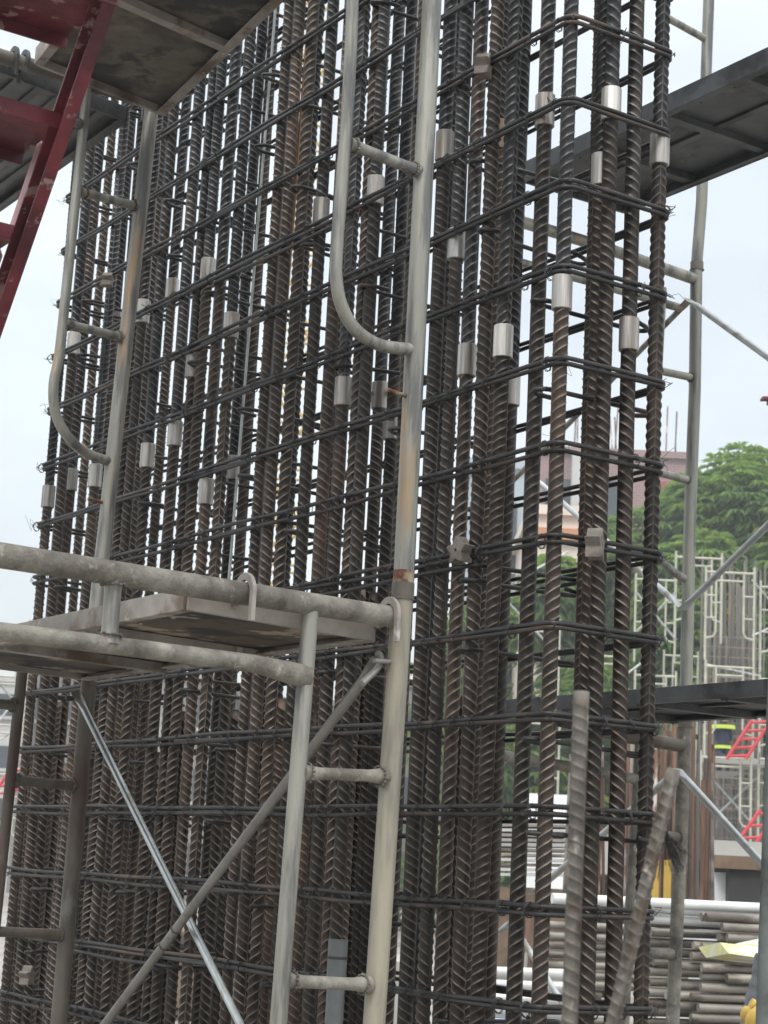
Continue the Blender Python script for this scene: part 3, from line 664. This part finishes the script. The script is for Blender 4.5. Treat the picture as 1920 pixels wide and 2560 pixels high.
# ------------------------------------------------------------------ out-of-focus bars in the foreground
def fgbar(top, bot, d, label, sc):
    a = at(*top, d); b = at(*bot, d-.02); u = (a-b).normalized()
    L = (a.z-GZ)/u.z
    nb = rebar_mesh('starter_bar', L/sc, .0152, .026, .0023, .020, 0, None)
    o = bpy.data.objects.new('starter_bar', nb); C.objects.link(o); o.material_slots[0].link = 'OBJECT'; o.material_slots[0].material = MT['fg']
    o.rotation_mode = 'QUATERNION'; o.rotation_quaternion = u.to_track_quat('Z', 'Y'); o.location = a-u*L; o.scale = (sc, sc, sc)
    tag(o, label, 'rebar'); return a, u
fgbar((1453, 1752), (1424, 2560), 1.95, 'blurred upright ribbed bar end close to the viewer', .50)
a, u = fgbar((1679, 1945), (1532, 2560), 1.95, 'blurred pale ribbed bar leaning right, close to the viewer', .475)
tw = MB(); c0 = at(1660, 2085, 1.97)
for k in range(34):
    e_ = at(1660+random.gauss(18, 14)+20, 2150+random.uniform(-20, 40), 1.99); P = [c0+Vector((random.uniform(-.004, .004), random.uniform(0, .006), random.uniform(-.01, .01))), c0.lerp(e_, .5)+Vector((random.uniform(-.003, .003), 0, .003)), e_]
    tw.tube(smoothpts(P, 3), .0005, 4)
for k in range(14):
    e_ = at(1640+random.gauss(0, 10), 2185+random.uniform(-30, 20), 1.99); tw.tube([c0, e_], .00045, 4)
tag(obj('wire_bundle', tw, 'wire'), 'dark bundle of tie wire hanging from the leaning bar', 'tie wire')
#BACKGROUND
# ------------------------------------------------------------------ background: pipe stacks
def pipe_obj(a, b, r, m):
    d = (b-a).normalized(); mb = MB(); P = [a+d*.006, a, a, b]
    mb.tube([a+d*.10, a+d*.0012, a, a+d*.0009, b], [r*.8, r*.8, r*.88, r, r], 12, cap=False)
    mb.f.append(tuple(range(11, -1, -1))); return mb
XD = Vector((1, .24, 0)).normalized()
stackn = 0
def pstack(x0, x1, ytop, ybot, Y, rows, cols, jit, lab, L, whites=0):
    zt = at(x0, ytop, Y).z; zb = GZ
    n = int((zt-zb)/.0475); X0 = at(x0, ytop, Y).x
    for i in range(n):
        z = zb+.024+.0475*i+random.uniform(-.003, .003)
        for c in range(cols):
            if c and i < n-10: continue
            xs = X0+random.uniform(-jit, jit)*(1 if random.random() < .6 else .3)
            a = Vector((xs, Y+.05*c+(.012 if i % 2 else 0)+random.uniform(-.01, .01), z)); l = L+random.uniform(-.4, .4)
            sl = random.uniform(-.01, .01)
            m = 'pipew' if (i >= n-whites) else 'pipe'
            o = obj('scaffold_tube', pipe_obj(a, a+XD*l+Z*sl, random.choice([.0205, .0215, .019]), m), m)
            o.data.materials.append(MT['dark'])  # dark colour inside the open tube ends stands in for shade
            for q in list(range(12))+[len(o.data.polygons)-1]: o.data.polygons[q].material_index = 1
            tag(o, lab if m == 'pipe' else lab.replace('grey', 'white'), 'scaffold tube', lab.split(' in ')[1] if ' in ' in lab else 'stacked tubes')
pstack(1360, 1700, 2300, 2560, 9.6, 0, 2, .06, 'weathered grey tube in the left pile of stacked tubes', .5)
pstack(1622, 1800, 2285, 2560, 9.25, 0, 2, .05, 'weathered grey tube in the middle pile of stacked tubes', 1.3)
pstack(1745, 2100, 2262, 2560, 9.0, 0, 2, .16, 'weathered grey tube in the right pile of stacked tubes', 2.0)
WL = ['topmost white tube lying on the tube piles', 'second white tube from the top of the tube piles', 'third white tube from the top, behind the cage end', 'short white tube below the other white tubes']
for k, (x, y, l) in enumerate(((1380, 2246, 3.2), (1440, 2262, 3.2), (1385, 2272, 2.8), (1570, 2292, 2.2))):
    a = at(x, y, 8.95+.05*k); o = obj('scaffold_tube', pipe_obj(a, a+XD*l-Z*.01*k, .026, 'pipew'), 'pipew'); tag(o, WL[k], 'scaffold tube', 'white tubes on top of the stacks')
for k in range(4):
    a = at(1200, 2430+k*32, 8.3+k*.1); b = at(1480, 2440+k*34, 8.3+k*.1)
    o = obj('scaffold_tube', pipe_obj(a, b, .026, 'pipew'), 'pipew'); tag(o, ['topmost', 'second', 'third', 'lowest'][k]+' of the four white tubes low behind the cage corner', 'scaffold tube', 'white tubes behind the cage corner')
# bundle of flat grey boards
for k in range(11):
    a = at(1230, 2065+k*12, 14); b = at(1425, 2068+k*12, 14)
    o = obj('board', MB().box((a+b)/2, (b-a)/2*random.uniform(.94, 1), Vector((0, .4, 0)), Z*.011), random.choice(['pipe', 'walll', 'slab', 'wallb']), smooth=False)
    tag(o, 'pale board in the pile seen between the cage bars', 'board', 'pile of pale boards')
p_ = at(1230, 2215, 14); q_ = at(1425, 2215, 14)
zc = p_.z; o = obj('pallet', MB().box(Vector(((p_.x+q_.x)/2, 14, (zc+GZ)/2)), Vector(((q_.x-p_.x)/2, 0, 0)), Vector((0, .35, 0)), Z*((zc-GZ)/2)), 'wood', smooth=False); tag(o, 'timber trestle carrying the pile of pale boards', 'trestle')
# near background column of rusty starter bars
def barfield(name, label, x0, x1, ytop, jt, ybot, d, n, r, m, depth=.6, lean=.004, rings=0):
    t = thing(name, label, 'rebar column', down(at((x0+x1)/2, ybot, d), at((x0+x1)/2, ybot, d).z))
    for k in range(n):
        x = x0+(x1-x0)*(k+.5)/n+random.uniform(-3, 3); dd = d+random.uniform(0, depth)
        b = at(x-(ytop-ybot)*0, ybot, dd); tp = at(x+ (ybot-ytop)*.045, ytop+random.uniform(-jt, jt), dd)
        tp = Vector((b.x+random.gauss(0, lean), b.y+random.gauss(0, lean), tp.z))
        o = obj('bar', MB().tube([b, tp], r*random.uniform(.8, 1.15), 6), random.choice([m, m, m, m, m, 'greybg', 'rustbg'] if k % 9 else ['pipe']) if m == 'rustbg' else m, t)
    for k in range(rings):
        z = at(x0, ybot-(ybot-ytop)*(k+.5)/rings*.8, d).z; A_ = at(x0, ybot, d); B_ = at(x1, ybot, d)
        mb = MB().tube([Vector((A_.x, d-.05, z)), Vector((B_.x, d-.05, z))], r*.45, 5)
        obj('ring_bar', mb, m, t)
    return t
barfield('rebar_column', 'dense block of rusty vertical bars with peeling white grout behind the pipe stacks', 1530, 1785, 1880, 110, 2262, 11, 64, .0125, 'rustbg', .8, .01)
barfield('rebar_column', 'row of rusty bars behind the cage corner', 1400, 1540, 1900, 50, 2262, 12, 11, .013, 'rustbg', .6, .01)
barfield('rebar_column', 'slender column of rusted bars seen low between the first cage bars', 1270, 1370, 2290, 20, 2500, 10, 7, .009, 'rustbg', .3, .02)
barfield('rebar_column', 'tall column of thin dark bars inside the cream scaffolding', 1745, 1900, 1440, 60, 2130, 37, 34, .022, 'greybg', 2.5, .03, 22)
barfield('rebar_column', 'second column of thin bars with fine stirrups below the trees', 1755, 1880, 1590, 20, 2130, 37, 18, .02, 'greybg', 1, .03, 14)
# yellow barrier bits and dark formwork behind the bars
def slabbox(name, label, cat, x0, x1, y0, y1, d, dep, m, kind=None, smooth=False, bevel=0):
    a = at(x0, y1, d); b = at(x1, y1, d); tz_ = at((x0+x1)/2, y0, d).z; zb = min(a.z, b.z)
    o = obj(name, MB().box(Vector(((a.x+b.x)/2, d+dep/2, (tz_+zb)/2)), Vector(((b.x-a.x)/2, 0, 0)), Vector((0, dep/2, 0)), Z*((tz_-zb)/2)), m, smooth=smooth, bevel=bevel)
    if kind: o['kind'] = kind
    elif label: tag(o, label, cat)
    return o
def rooted(name, label, cat, x0, x1, y0, d, dep, m): # box from the ground up
    a = at(x0, y0, d); b = at(x1, y0, d); tz_ = (a.z+b.z)/2
    return tag(obj(name, MB().box(Vector(((a.x+b.x)/2, d+dep/2, (tz_+GZ)/2)), Vector(((b.x-a.x)/2, 0, 0)), Vector((0, dep/2, 0)), Z*((tz_-GZ)/2)), m, smooth=False), label, cat)
df_ = rooted('formwork_box', 'dark formwork box with a timber rim behind the pipe stacks', 'formwork', 1822, 1990, 2172, 12.6, 1.2, 'dark')
tm = slabbox('timber_rim', '', '', 1790, 1990, 2142, 2170, 12.55, 1.3, 'wood'); [tm.pop(q_, None) for q_ in ('label', 'category')] if False else None
tm.parent = df_; tm.location = ORG[tm.name]-ORG[df_.name]
rooted('concrete_block', 'whitewashed concrete base with flaking paint below the rusty bars', 'concrete base', 1750, 1822, 2180, 12.7, .8, 'white')
for x in (1637, 1668): tag(slabbox('barrier_panel', '', '', x-9, x+9, 2150, 2250, 10.6, .02, 'yellow'), 'yellow strip standing behind the rusty bars '+('left' if x < 1650 else 'right')+' of the wire bundle', 'barrier')
slabbox('slab', '', '', 1500, 3200, 2128, 2185, 30, 30, 'slab', kind='structure')
o = slabbox('sheet_fence', 'white corrugated fence behind the far scaffolding', 'fence', 1560, 2300, 1990, 2130, 44, .1, 'white')
# cream scaffold frames far away
def far_frame(xl, xr, yt, d, label, rows=1, h=1.7):
    A_ = at(xl, yt, d); B_ = at(xr, yt, d); z = (A_.z+B_.z)/2; w = B_.x-A_.x
    t = thing('frame_scaffold', label, 'scaffold frame', Vector(((A_.x+B_.x)/2, d, z-h)), 'cream scaffold frames in the far right background')
    r = .024; L = lambda a, b, nm, rr=.024: obj(nm, MB().tube([a, b], rr, 6), 'cream', t)
    for x in (A_.x, B_.x): L(Vector((x, d, z-h)), Vector((x, d, z+.12)), 'post')
    L(Vector((A_.x, d, z)), Vector((B_.x, d, z)), 'top_tube'); L(Vector((A_.x+.2, d, z-.16)), Vector((B_.x-.2, d, z-.16)), 'cross_tube', .022)
    for s, x in ((1, A_.x), (-1, B_.x)):
        P = [Vector((x+s*.2, d, z)), Vector((x+s*.2, d, z-1.15)), Vector((x+s*.15, d, z-1.24)), Vector((x, d, z-1.28))]
        obj('ladder_tube', MB().tube(P, .021, 6), 'cream', t)
        for q in (.45, .88): L(Vector((x+s*.2, d, z-q)), Vector((x, d, z-q)), 'rung', .018)
    return t
ff = [(1690, 1805, 1395, 36), (1765, 1886, 1432, 34.5), (1902, 2020, 1470, 35), (1764, 1884, 1668, 34.5), (1752, 1878, 1895, 34.5), (1590, 1690, 1450, 37), (1588, 1690, 1690, 37), (1900, 2010, 1700, 35), (1897, 2010, 1900, 35), (1660, 1745, 1640, 40), (1640, 1740, 1860, 40), (1440, 1560, 1640, 38), (1300, 1400, 1560, 38), (1300, 1400, 1790, 38)]
fl = ['topmost cream frame right of the beige post', 'cream frame with ladder sides in front of the thin column', 'cream frame cut by the right edge, upper', 'cream frame resting just above the lower plank', 'cream frame below the lower plank beside the red stair', 'cream frame directly left of the middle right post, upper', 'cream frame directly left of the middle right post, lower', 'cream frame at the right edge just above the plank', 'cream frame at the right edge below the plank', 'cream frame half hidden behind the right post', 'cream frame behind the rusty bars', 'cream frame in front of the trees beyond the cage end', 'cream frame seen between the first bars of the cage, upper', 'cream frame seen between the first bars of the cage, lower']
for (a, b, c, d), l_ in zip(ff, fl): far_frame(a, b, c, d, l_)
def thin(x0, y0, x1, y1, d, lab, r=.022, m='pale'):
    o = obj('cross_brace', MB().tube([at(x0, y0, d), at(x1, y1, d+.3)], r, 6), m); tag(o, lab, 'cross brace', 'thin braces between the far cream frames')
for x0, y0, x1, y1 in ((1775, 1940, 1880, 2060), (1905, 1930, 1800, 2030), (1590, 1480, 1690, 1600), (1690, 1480, 1590, 1580), (1265, 1500, 1360, 1600), (1270, 1460, 1420, 1380), (1880, 1450, 1940, 1520), (1880, 1590, 1990, 1540), (1560, 1690, 1640, 1630), (1255, 1660, 1330, 1610), (1760, 1660, 1900, 1690)):
    thin(x0, y0, x1, y1, 35.5, 'thin pale brace strung between the far cream scaffold frames')
tag(slabbox('scaffold_board', '', '', 1755, 1990, 1896, 1905, 35, .9, 'slab'), 'far walkway board carrying the worker and red stair', 'board')
# red stairs far
def redstair(x0, y0, x1, y1, d, lab, n=4):
    t = thing('red_ladder', lab, 'ladder', at(x0, y0, d))
    for off in (0, 48):
        obj('rail', MB().tube([at(x0+off, y0, d), at(x1+off, y1, d)], .035, 6), 'redb', t)
    for k in range(n+1):
        q = (k+.3)/(n+.6); x = x0+(x1-x0)*q; y = y0+(y1-y0)*q
        obj('tread', MB().tube([at(x, y, d), at(x+48, y-2, d)], .03, 6), 'redb', t)
redstair(1817, 1897, 1880, 1800, 34.2, 'bright red ladder stair on the far walkway beside the worker', 4)
redstair(1822, 2135, 1900, 2025, 33.8, 'lower bright red ladder stair behind the formwork box', 3)
# worker on the far walkway
wd = 35.6
def wp(x, y, dz=0): return at(x, y, wd+dz)
wk = thing('person', 'worker in navy work clothes with yellow reflective bands and orange helmet on the far walkway', 'person', wp(1806, 1890))
sk_me = bpy.data.meshes.new('body')
J = [(1806, 1862, .13), (1807, 1842, .14), (1808, 1822, .17), (1808, 1810, .10), (1809, 1801, .065), (1810, 1790, .09), (1796, 1814, .07), (1788, 1834, .055), (1793, 1852, .045), (1820, 1815, .07), (1829, 1835, .055), (1826, 1853, .045), (1799, 1876, .095), (1797, 1898, .07), (1797, 1925, .05), (1813, 1876, .095), (1822, 1893, .07), (1820, 1922, .05), (1793, 1927, .04), (1816, 1925, .04)]
E_ = [(0, 1), (1, 2), (2, 3), (3, 4), (4, 5), (2, 6), (6, 7), (7, 8), (2, 9), (9, 10), (10, 11), (0, 12), (12, 13), (13, 14), (0, 15), (15, 16), (16, 17), (14, 18), (17, 19)]
V_ = [wp(x, y)-ORG[wk.name] for x, y, r in J]; V_[18] = V_[18]+Vector((0, -.15, 0)); V_[19] = V_[19]+Vector((0, -.15, 0)); V_[13] += Vector((0, -.2, 0)); V_[16] += Vector((0, -.2, 0))
sk_me.from_pydata([tuple(v) for v in V_], E_, []); body = bpy.data.objects.new('body', sk_me); C.objects.link(body); body.parent = wk; sk_me.materials.append(MT['navy'])
sm_ = body.modifiers.new('skin', 'SKIN')
for i, (x, y, r) in enumerate(J): sk_me.skin_vertices[0].data[i].radius = (r, r*.8)
sk_me.skin_vertices[0].data[0].use_root = True; body.modifiers.new('sub', 'SUBSURF').levels = 1
def ring(name, c, rx, rz, h, m):
    mb = MB(); mb.tube([c-Z*h/2, c+Z*h/2], rx, 14); obj(name, mb, m, wk)
ring('reflective_band', wp(1808, 1818), .235, 0, .07, 'hiviz'); ring('reflective_band', wp(1806, 1868), .17, 0, .06, 'hiviz')
hm = MB(); c = wp(1810, 1789)
hm.tube([c-Z*.005, c, c+Z*.06, c+Z*.11, c+Z*.135], [.17, .145, .135, .09, .02], 14); obj('helmet', hm, 'helmet', wk)
obj('face', MB().tube([c-Z*.12+Vector((0, -.06, 0)), c-Z*.01+Vector((0, -.07, 0))], [.045, .07], 10), 'skin', wk)
tag(slabbox('worker_platform', '', '', 1770, 1850, 1927, 1933, 35.3, .9, 'slab'), 'narrow board under the worker\'s feet', 'board')
# yellow tarp and grey wrapped bundle at lower right
tp_ = MB(); P = [(1800, 2352), (1860, 2350), (1920, 2345), (1960, 2345)]; V = []
rows_ = [[(1862, 2365), (1885, 2352), (1905, 2345), (1960, 2340)], [(1800, 2356), (1850, 2362), (1905, 2368), (1960, 2370)], [(1812, 2372), (1850, 2374), (1905, 2378), (1960, 2380)], [(1822, 2384), (1850, 2388), (1905, 2396), (1960, 2400)]]
for i, rw in enumerate(rows_):
    for j, (x, y) in enumerate(rw): V.append(at(x, y, 7.9-.12*i+.02*((i+j) % 2)))
bk = [v+Vector((0, .5, -.04)) for v in V]
F = [(4*i+j, 4*i+j+4, 4*i+j+5, 4*i+j+1) for i in range(3) for j in range(3)]
tp_.add(V+bk, F+[tuple(16+q for q in f[::-1]) for f in F]+[(0, 1, 17, 16), (1, 2, 18, 17), (2, 3, 19, 18), (12, 28, 29, 13), (13, 29, 30, 14), (14, 30, 31, 15), (0, 16, 20, 4), (4, 20, 24, 8), (8, 24, 28, 12), (3, 7, 23, 19), (7, 11, 27, 23), (11, 15, 31, 27)])
tag(obj('folded_tarp', tp_, 'tarp'), 'pale yellow plastic sheet draped over the right pile of tubes', 'plastic sheet')
cb = MB(); P = []; R = []
for k in range(26):
    y = 2386+k*9; w = 23+1.6*math.sin(k*1.7)+1.5*math.sin(k*.6)+k*.9; P.append(at(1912-k*1.1, y, 7.4)); R.append(w/FPX*7.4*.95)
cb.tube(P, R, 16); tag(obj('wrapped_bundle', cb, 'cloth'), 'dark grey cloth bundle tied upright beside the dark edge post', 'cloth bundle')
yb = MB(); yb.tube(smoothpts([at(1874, 2560, 7.2), at(1868, 2540, 7.2), at(1880, 2518, 7.2), at(1872, 2512, 7.2)], 3), [.02, .022, .024, .028, .03, .026, .02, .03, .03, .012], 10)
yb.tube(smoothpts([at(1880, 2600, 7.15), at(1884, 2555, 7.15), at(1893, 2530, 7.15), at(1895, 2515, 7.15)], 3), [.03, .03, .03, .034, .034, .03, .028, .02, .016, .008], 10)
tag(obj('yellow_glove', yb, 'yellow'), 'crumpled yellow glove at the foot of the grey cloth bundle', 'glove')
# small red piece at the right edge
o = obj('red_bracket', MB().box(at(1918, 997, 9), RT*.03, Vector((0, .03, 0)), Z*.006).box(at(1925, 1002, 9), RT*.012, Vector((0, .03, 0)), Z*.016), 'red', smooth=False); tag(o, 'small dark red bracket poking in at the right edge', 'bracket')
# ------------------------------------------------------------------ buildings
def building(label, x0, x1, ytop, d, dep, m, floors=3, cols=5, base=GZ, wm_='window', stubs=0):
    a = at(x0, ytop, d); b = at(x1, ytop, d); z1 = (a.z+b.z)/2; w = b.x-a.x
    t = thing('building', label, 'building', Vector(((a.x+b.x)/2, d, base)))
    c = Vector(((a.x+b.x)/2, d+dep/2, (z1+base)/2))
    obj('wall', MB().box(c, Vector((w/2, 0, 0)), Vector((0, dep/2, 0)), Z*((z1-base)/2)), m, t, smooth=False)
    obj('roof_edge', MB().box(Vector((c.x, c.y, z1+.12)), Vector((w/2+.15, 0, 0)), Vector((0, dep/2+.15, 0)), Z*.12), m, t, smooth=False)
    fh = (z1-base)/floors
    for i in range(floors):
        for j in range(cols):
            cc = Vector((a.x+w*(j+.5)/cols, d, base+fh*(i+.55)))
            f = obj('window', MB().box(cc+Vector((0, -.03, 0)), Vector((w/cols*.26, 0, 0)), Vector((0, .05, 0)), Z*fh*.22), wm_, t, smooth=False)
            obj('sill', MB().box(cc+Vector((0, -.1, -fh*.24)), Vector((w/cols*.3, 0, 0)), Vector((0, .1, 0)), Z*.06), 'walll', f, smooth=False)
    for k in range(stubs):
        x = a.x+w*random.random(); 
        obj('stub_bar', MB().tube([Vector((x, d+random.uniform(.2, 2), z1)), Vector((x+random.gauss(0, .05), d+1, z1+random.uniform(.8, 2.6)))], .028, 5), 'rustbg', t)
    return t
bb = building('unfinished brick building with starter bars on its roof behind the trees', 1335, 1720, 1140, 62, 12, 'brick', 4, 3, stubs=16)
def sub(o, b, lab=None):
    o.parent = b; o.location = ORG[o.name]-ORG[b.name]
    for q in ('category',):
        if q in o: del o[q]
    if lab: o['label'] = lab
sub(slabbox('red_panel', '', '', 1654, 1720, 1205, 1232, 61.7, .2, 'redp'), bb, 'long dark red panel')
sub(slabbox('opening', '', '', 1676, 1712, 1236, 1268, 61.6, .2, 'window'), bb)
sub(slabbox('column', '', '', 1428, 1458, 1128, 1270, 61.5, .5, 'walll'), bb)
building('blue grey sheet clad building seen between bars at the cage corner', 1180, 1312, 1172, 50, 8, 'wallg', 3, 2)
ch = building('cream house with orange brick band between the first cage bars', 1338, 1462, 1290, 44, 6, 'creamw', 2, 2)
sub(slabbox('brick_band', '', '', 1344, 1456, 1320, 1345, 43.8, .2, 'orange'), ch)
building('pale concrete building behind the far scaffolding at the left edge', -250, 60, 1700, 70, 12, 'walll', 4, 4)
building('grey plastered building low behind the left part of the cage', 80, 560, 1690, 72, 12, 'wallb', 3, 6)
building('wide grey building low behind the middle of the cage', 580, 940, 1760, 80, 12, 'wallb', 3, 5)
building('low grey building behind the right middle of the cage', 950, 1180, 1720, 75, 10, 'wallb', 3, 4)
# left background scaffolding
for k, (x, y) in enumerate(((-20, 1560), (-25, 1690), (-25, 1812), (-30, 1935))):
    far_frame(x-40, x+95, y, 38, ['white frame', 'second white frame', 'third white frame', 'lowest white frame'][k]+' of the far scaffolding at the left edge')
for x0, y0, x1, y1 in ((-10, 1700, 60, 1780), (0, 1800, 60, 1720), (20, 1585, 82, 1555), (0, 1850, 70, 1800)): thin(x0, y0, x1, y1, 38, 'thin pale brace strung between the white frames at the left edge')
redstair(-20, 1990, 30, 1920, 37, 'red ladder in the white scaffolding at the left edge', 3)
# a second worker glimpsed through the bars at lower left
# site clutter glimpsed between the bars
for (x0, x1, y0, d, m, lab) in ((820, 1010, 2400, 15, 'slab', 'pale concrete block low behind the cage centre'), (60, 300, 2330, 17, 'white', 'white sheet stack low behind the left end of the cage'), (1240, 1360, 2600, 8.5, 'blue', 'pale blue sheet at the bottom behind the cage corner'), (1318, 1424, 1985, 30, 'white', 'white site cabin between the bars at the cage corner'), (400, 540, 2330, 19, 'wood', 'brown timber crate low behind the cage')):
    rooted('site_crate' if 'cabin' not in lab else 'site_cabin', lab, 'crate' if 'cabin' not in lab else 'cabin', x0, x1, y0, d, 1.2, m)
# yellow tower crane mast
cm = thing('tower_crane', 'yellow lattice tower crane mast glimpsed between the middle bars', 'tower crane', down(at(690, 1990, 60), GZ))
A_ = at(690, 1500, 60); w = .8; topz = at(690, -60, 60).z
for sx_ in (-w, w):
    for sy in (-w, w): obj('leg', MB().tube([Vector((A_.x+sx_, 60+sy, GZ)), Vector((A_.x+sx_, 60+sy, topz))], .11, 6), 'yellow', cm)
lt = 0; z = GZ
while z < topz-1.6:
    s = 1 if lt % 2 else -1
    for sy in (-w, w):
        mb = MB().tube([Vector((A_.x-w*s, 60+sy, z)), Vector((A_.x+w*s, 60+sy, z+1.6))], .06, 5).tube([Vector((A_.x-w, 60+sy, z)), Vector((A_.x+w, 60+sy, z))], .05, 5); obj('lattice_bar', mb, 'yellow', cm)
    z += 1.6; lt += 1
# ------------------------------------------------------------------ trees
def tree(label, x, ytop, d, rx, H, n, seed, ly=.12, name='mango_tree', leafL=.33):
    rnd = random.Random(seed); top = at(x, ytop, d); t = thing(name, label, 'tree', Vector((top.x, d, GZ)), 'trees along the edge of the site')
    H = H or (top.z-GZ); zt = top.z
    base = Vector((top.x, d, GZ))
    obj('trunk', MB().tube(smoothpts([base, base+Z*(zt-GZ)*.3+Vector((.2, 0, 0)), base+Z*(zt-GZ)*.6, base+Z*(zt-GZ)*.85], 3), np.linspace(.3, .06, 10), 8), 'bark', t)
    lobes = []
    for k in range(40):
        a = rnd.uniform(0, 6.28); q = rnd.random()
        zz = GZ+(zt-GZ)*(.10+.80*q); rr = rx*(1-.55*max(0, q-.35)/.65)*rnd.uniform(.35, .8)
        lobes.append((Vector((top.x+rr*math.cos(a), d+rr*math.sin(a), zz)), rnd.uniform(.22, .38)*rx*(1.1-.35*q)))
    lobes.append((Vector((top.x, d, zt-.28*rx)), .28*rx))
    for k in range(7):
        c, r_ = lobes[k*3]; s_ = base+Z*(zt-GZ)*rnd.uniform(.2, .5)
        obj('limb', MB().tube(smoothpts([s_, s_.lerp(c, .5)+Z*.3, c], 3), np.linspace(.12, .03, 7), 6), 'bark', t)
    for mi, mm in ((0, 'leaf'), (1, 'leafy')):
        V = []; F = []; cnt = int(n*(1-ly)) if mi == 0 else int(n*ly)
        for k in range(cnt):
            c, r_ = rnd.choice(lobes)
            dv = Vector((rnd.gauss(0, 1), rnd.gauss(0, 1), rnd.gauss(0, 1)+.25)).normalized(); p = c+dv*r_*(rnd.uniform(.55, 1.08) if mi == 0 else rnd.uniform(.95, 1.1))
            nl = 6; a0 = rnd.uniform(0, 6)
            for j in range(nl):
                a = a0+j*6.283/nl; o_ = Vector((math.cos(a), math.sin(a), 0))*.75+dv*.45; o_.normalize()
                L = leafL*rnd.uniform(.75, 1.25); s_ = o_.cross(Z).normalized()*(L*.14)
                i0 = len(V); e_ = p+o_*L-Z*(L*rnd.uniform(.35, .75)); m_ = p+o_*(L*.5)-Z*(L*.05)
                V += [p, m_+s_, e_, m_-s_]; F += [(i0, i0+1, i0+2), (i0, i0+2, i0+3)]
        me = MB(); me.add(V, F); obj('crown' if mi == 0 else 'young_leaves', me, mm, t, smooth=False)
    return t
TL = [('tallest full mango tree at the right edge beside the beige post', 1862, 1122, 46, 3.9, 14000, .1), ('mango tree cut by the right edge of the picture', 2010, 1190, 44, 3.6, 6000, .08), ('green mango tree with yellow young leaves just behind the end of the cage', 1640, 1262, 47, 2.7, 5500, .22),
      ('mango tree directly behind the right end of the cage', 1510, 1300, 48, 3.2, 6500, .18), ('broad bright mango tree below the tallest one behind the cream frames', 1760, 1330, 43, 2.6, 6000, .2), ('low mango tree behind the cage corner', 1385, 1395, 41, 2.3, 5500, .2), ('low green tree seen between bars left of the cage corner', 1230, 1500, 50, 2.8, 3500, .15)]
for i, (lab, x, y, d, rx, n, ly) in enumerate(TL): tree(lab, x, y, d, rx, None, n, 20+i, ly)
print('objects', len(bpy.data.objects))
# ------------------------------------------------------------------ damp air
hz = MB().box(Vector((0, 110, 24)), Vector((200, 0, 0)), Vector((0, 132, 0)), Vector((0, 0, 26.6)))
ho = obj('haze', hz, 'white', smooth=False); ho['kind'] = 'stuff'
vm_ = bpy.data.materials.new('damp_air'); vm_.use_nodes = True; n = vm_.node_tree.nodes; n.clear()
pv_ = n.new('ShaderNodeVolumePrincipled'); pv_.inputs['Density'].default_value = .0024; pv_.inputs['Color'].default_value = (.9, .93, .96, 1); pv_.inputs['Anisotropy'].default_value = .2
mo = n.new('ShaderNodeOutputMaterial'); vm_.node_tree.links.new(pv_.outputs[0], mo.inputs['Volume'])
ho.data.materials.clear(); ho.data.materials.append(vm_)
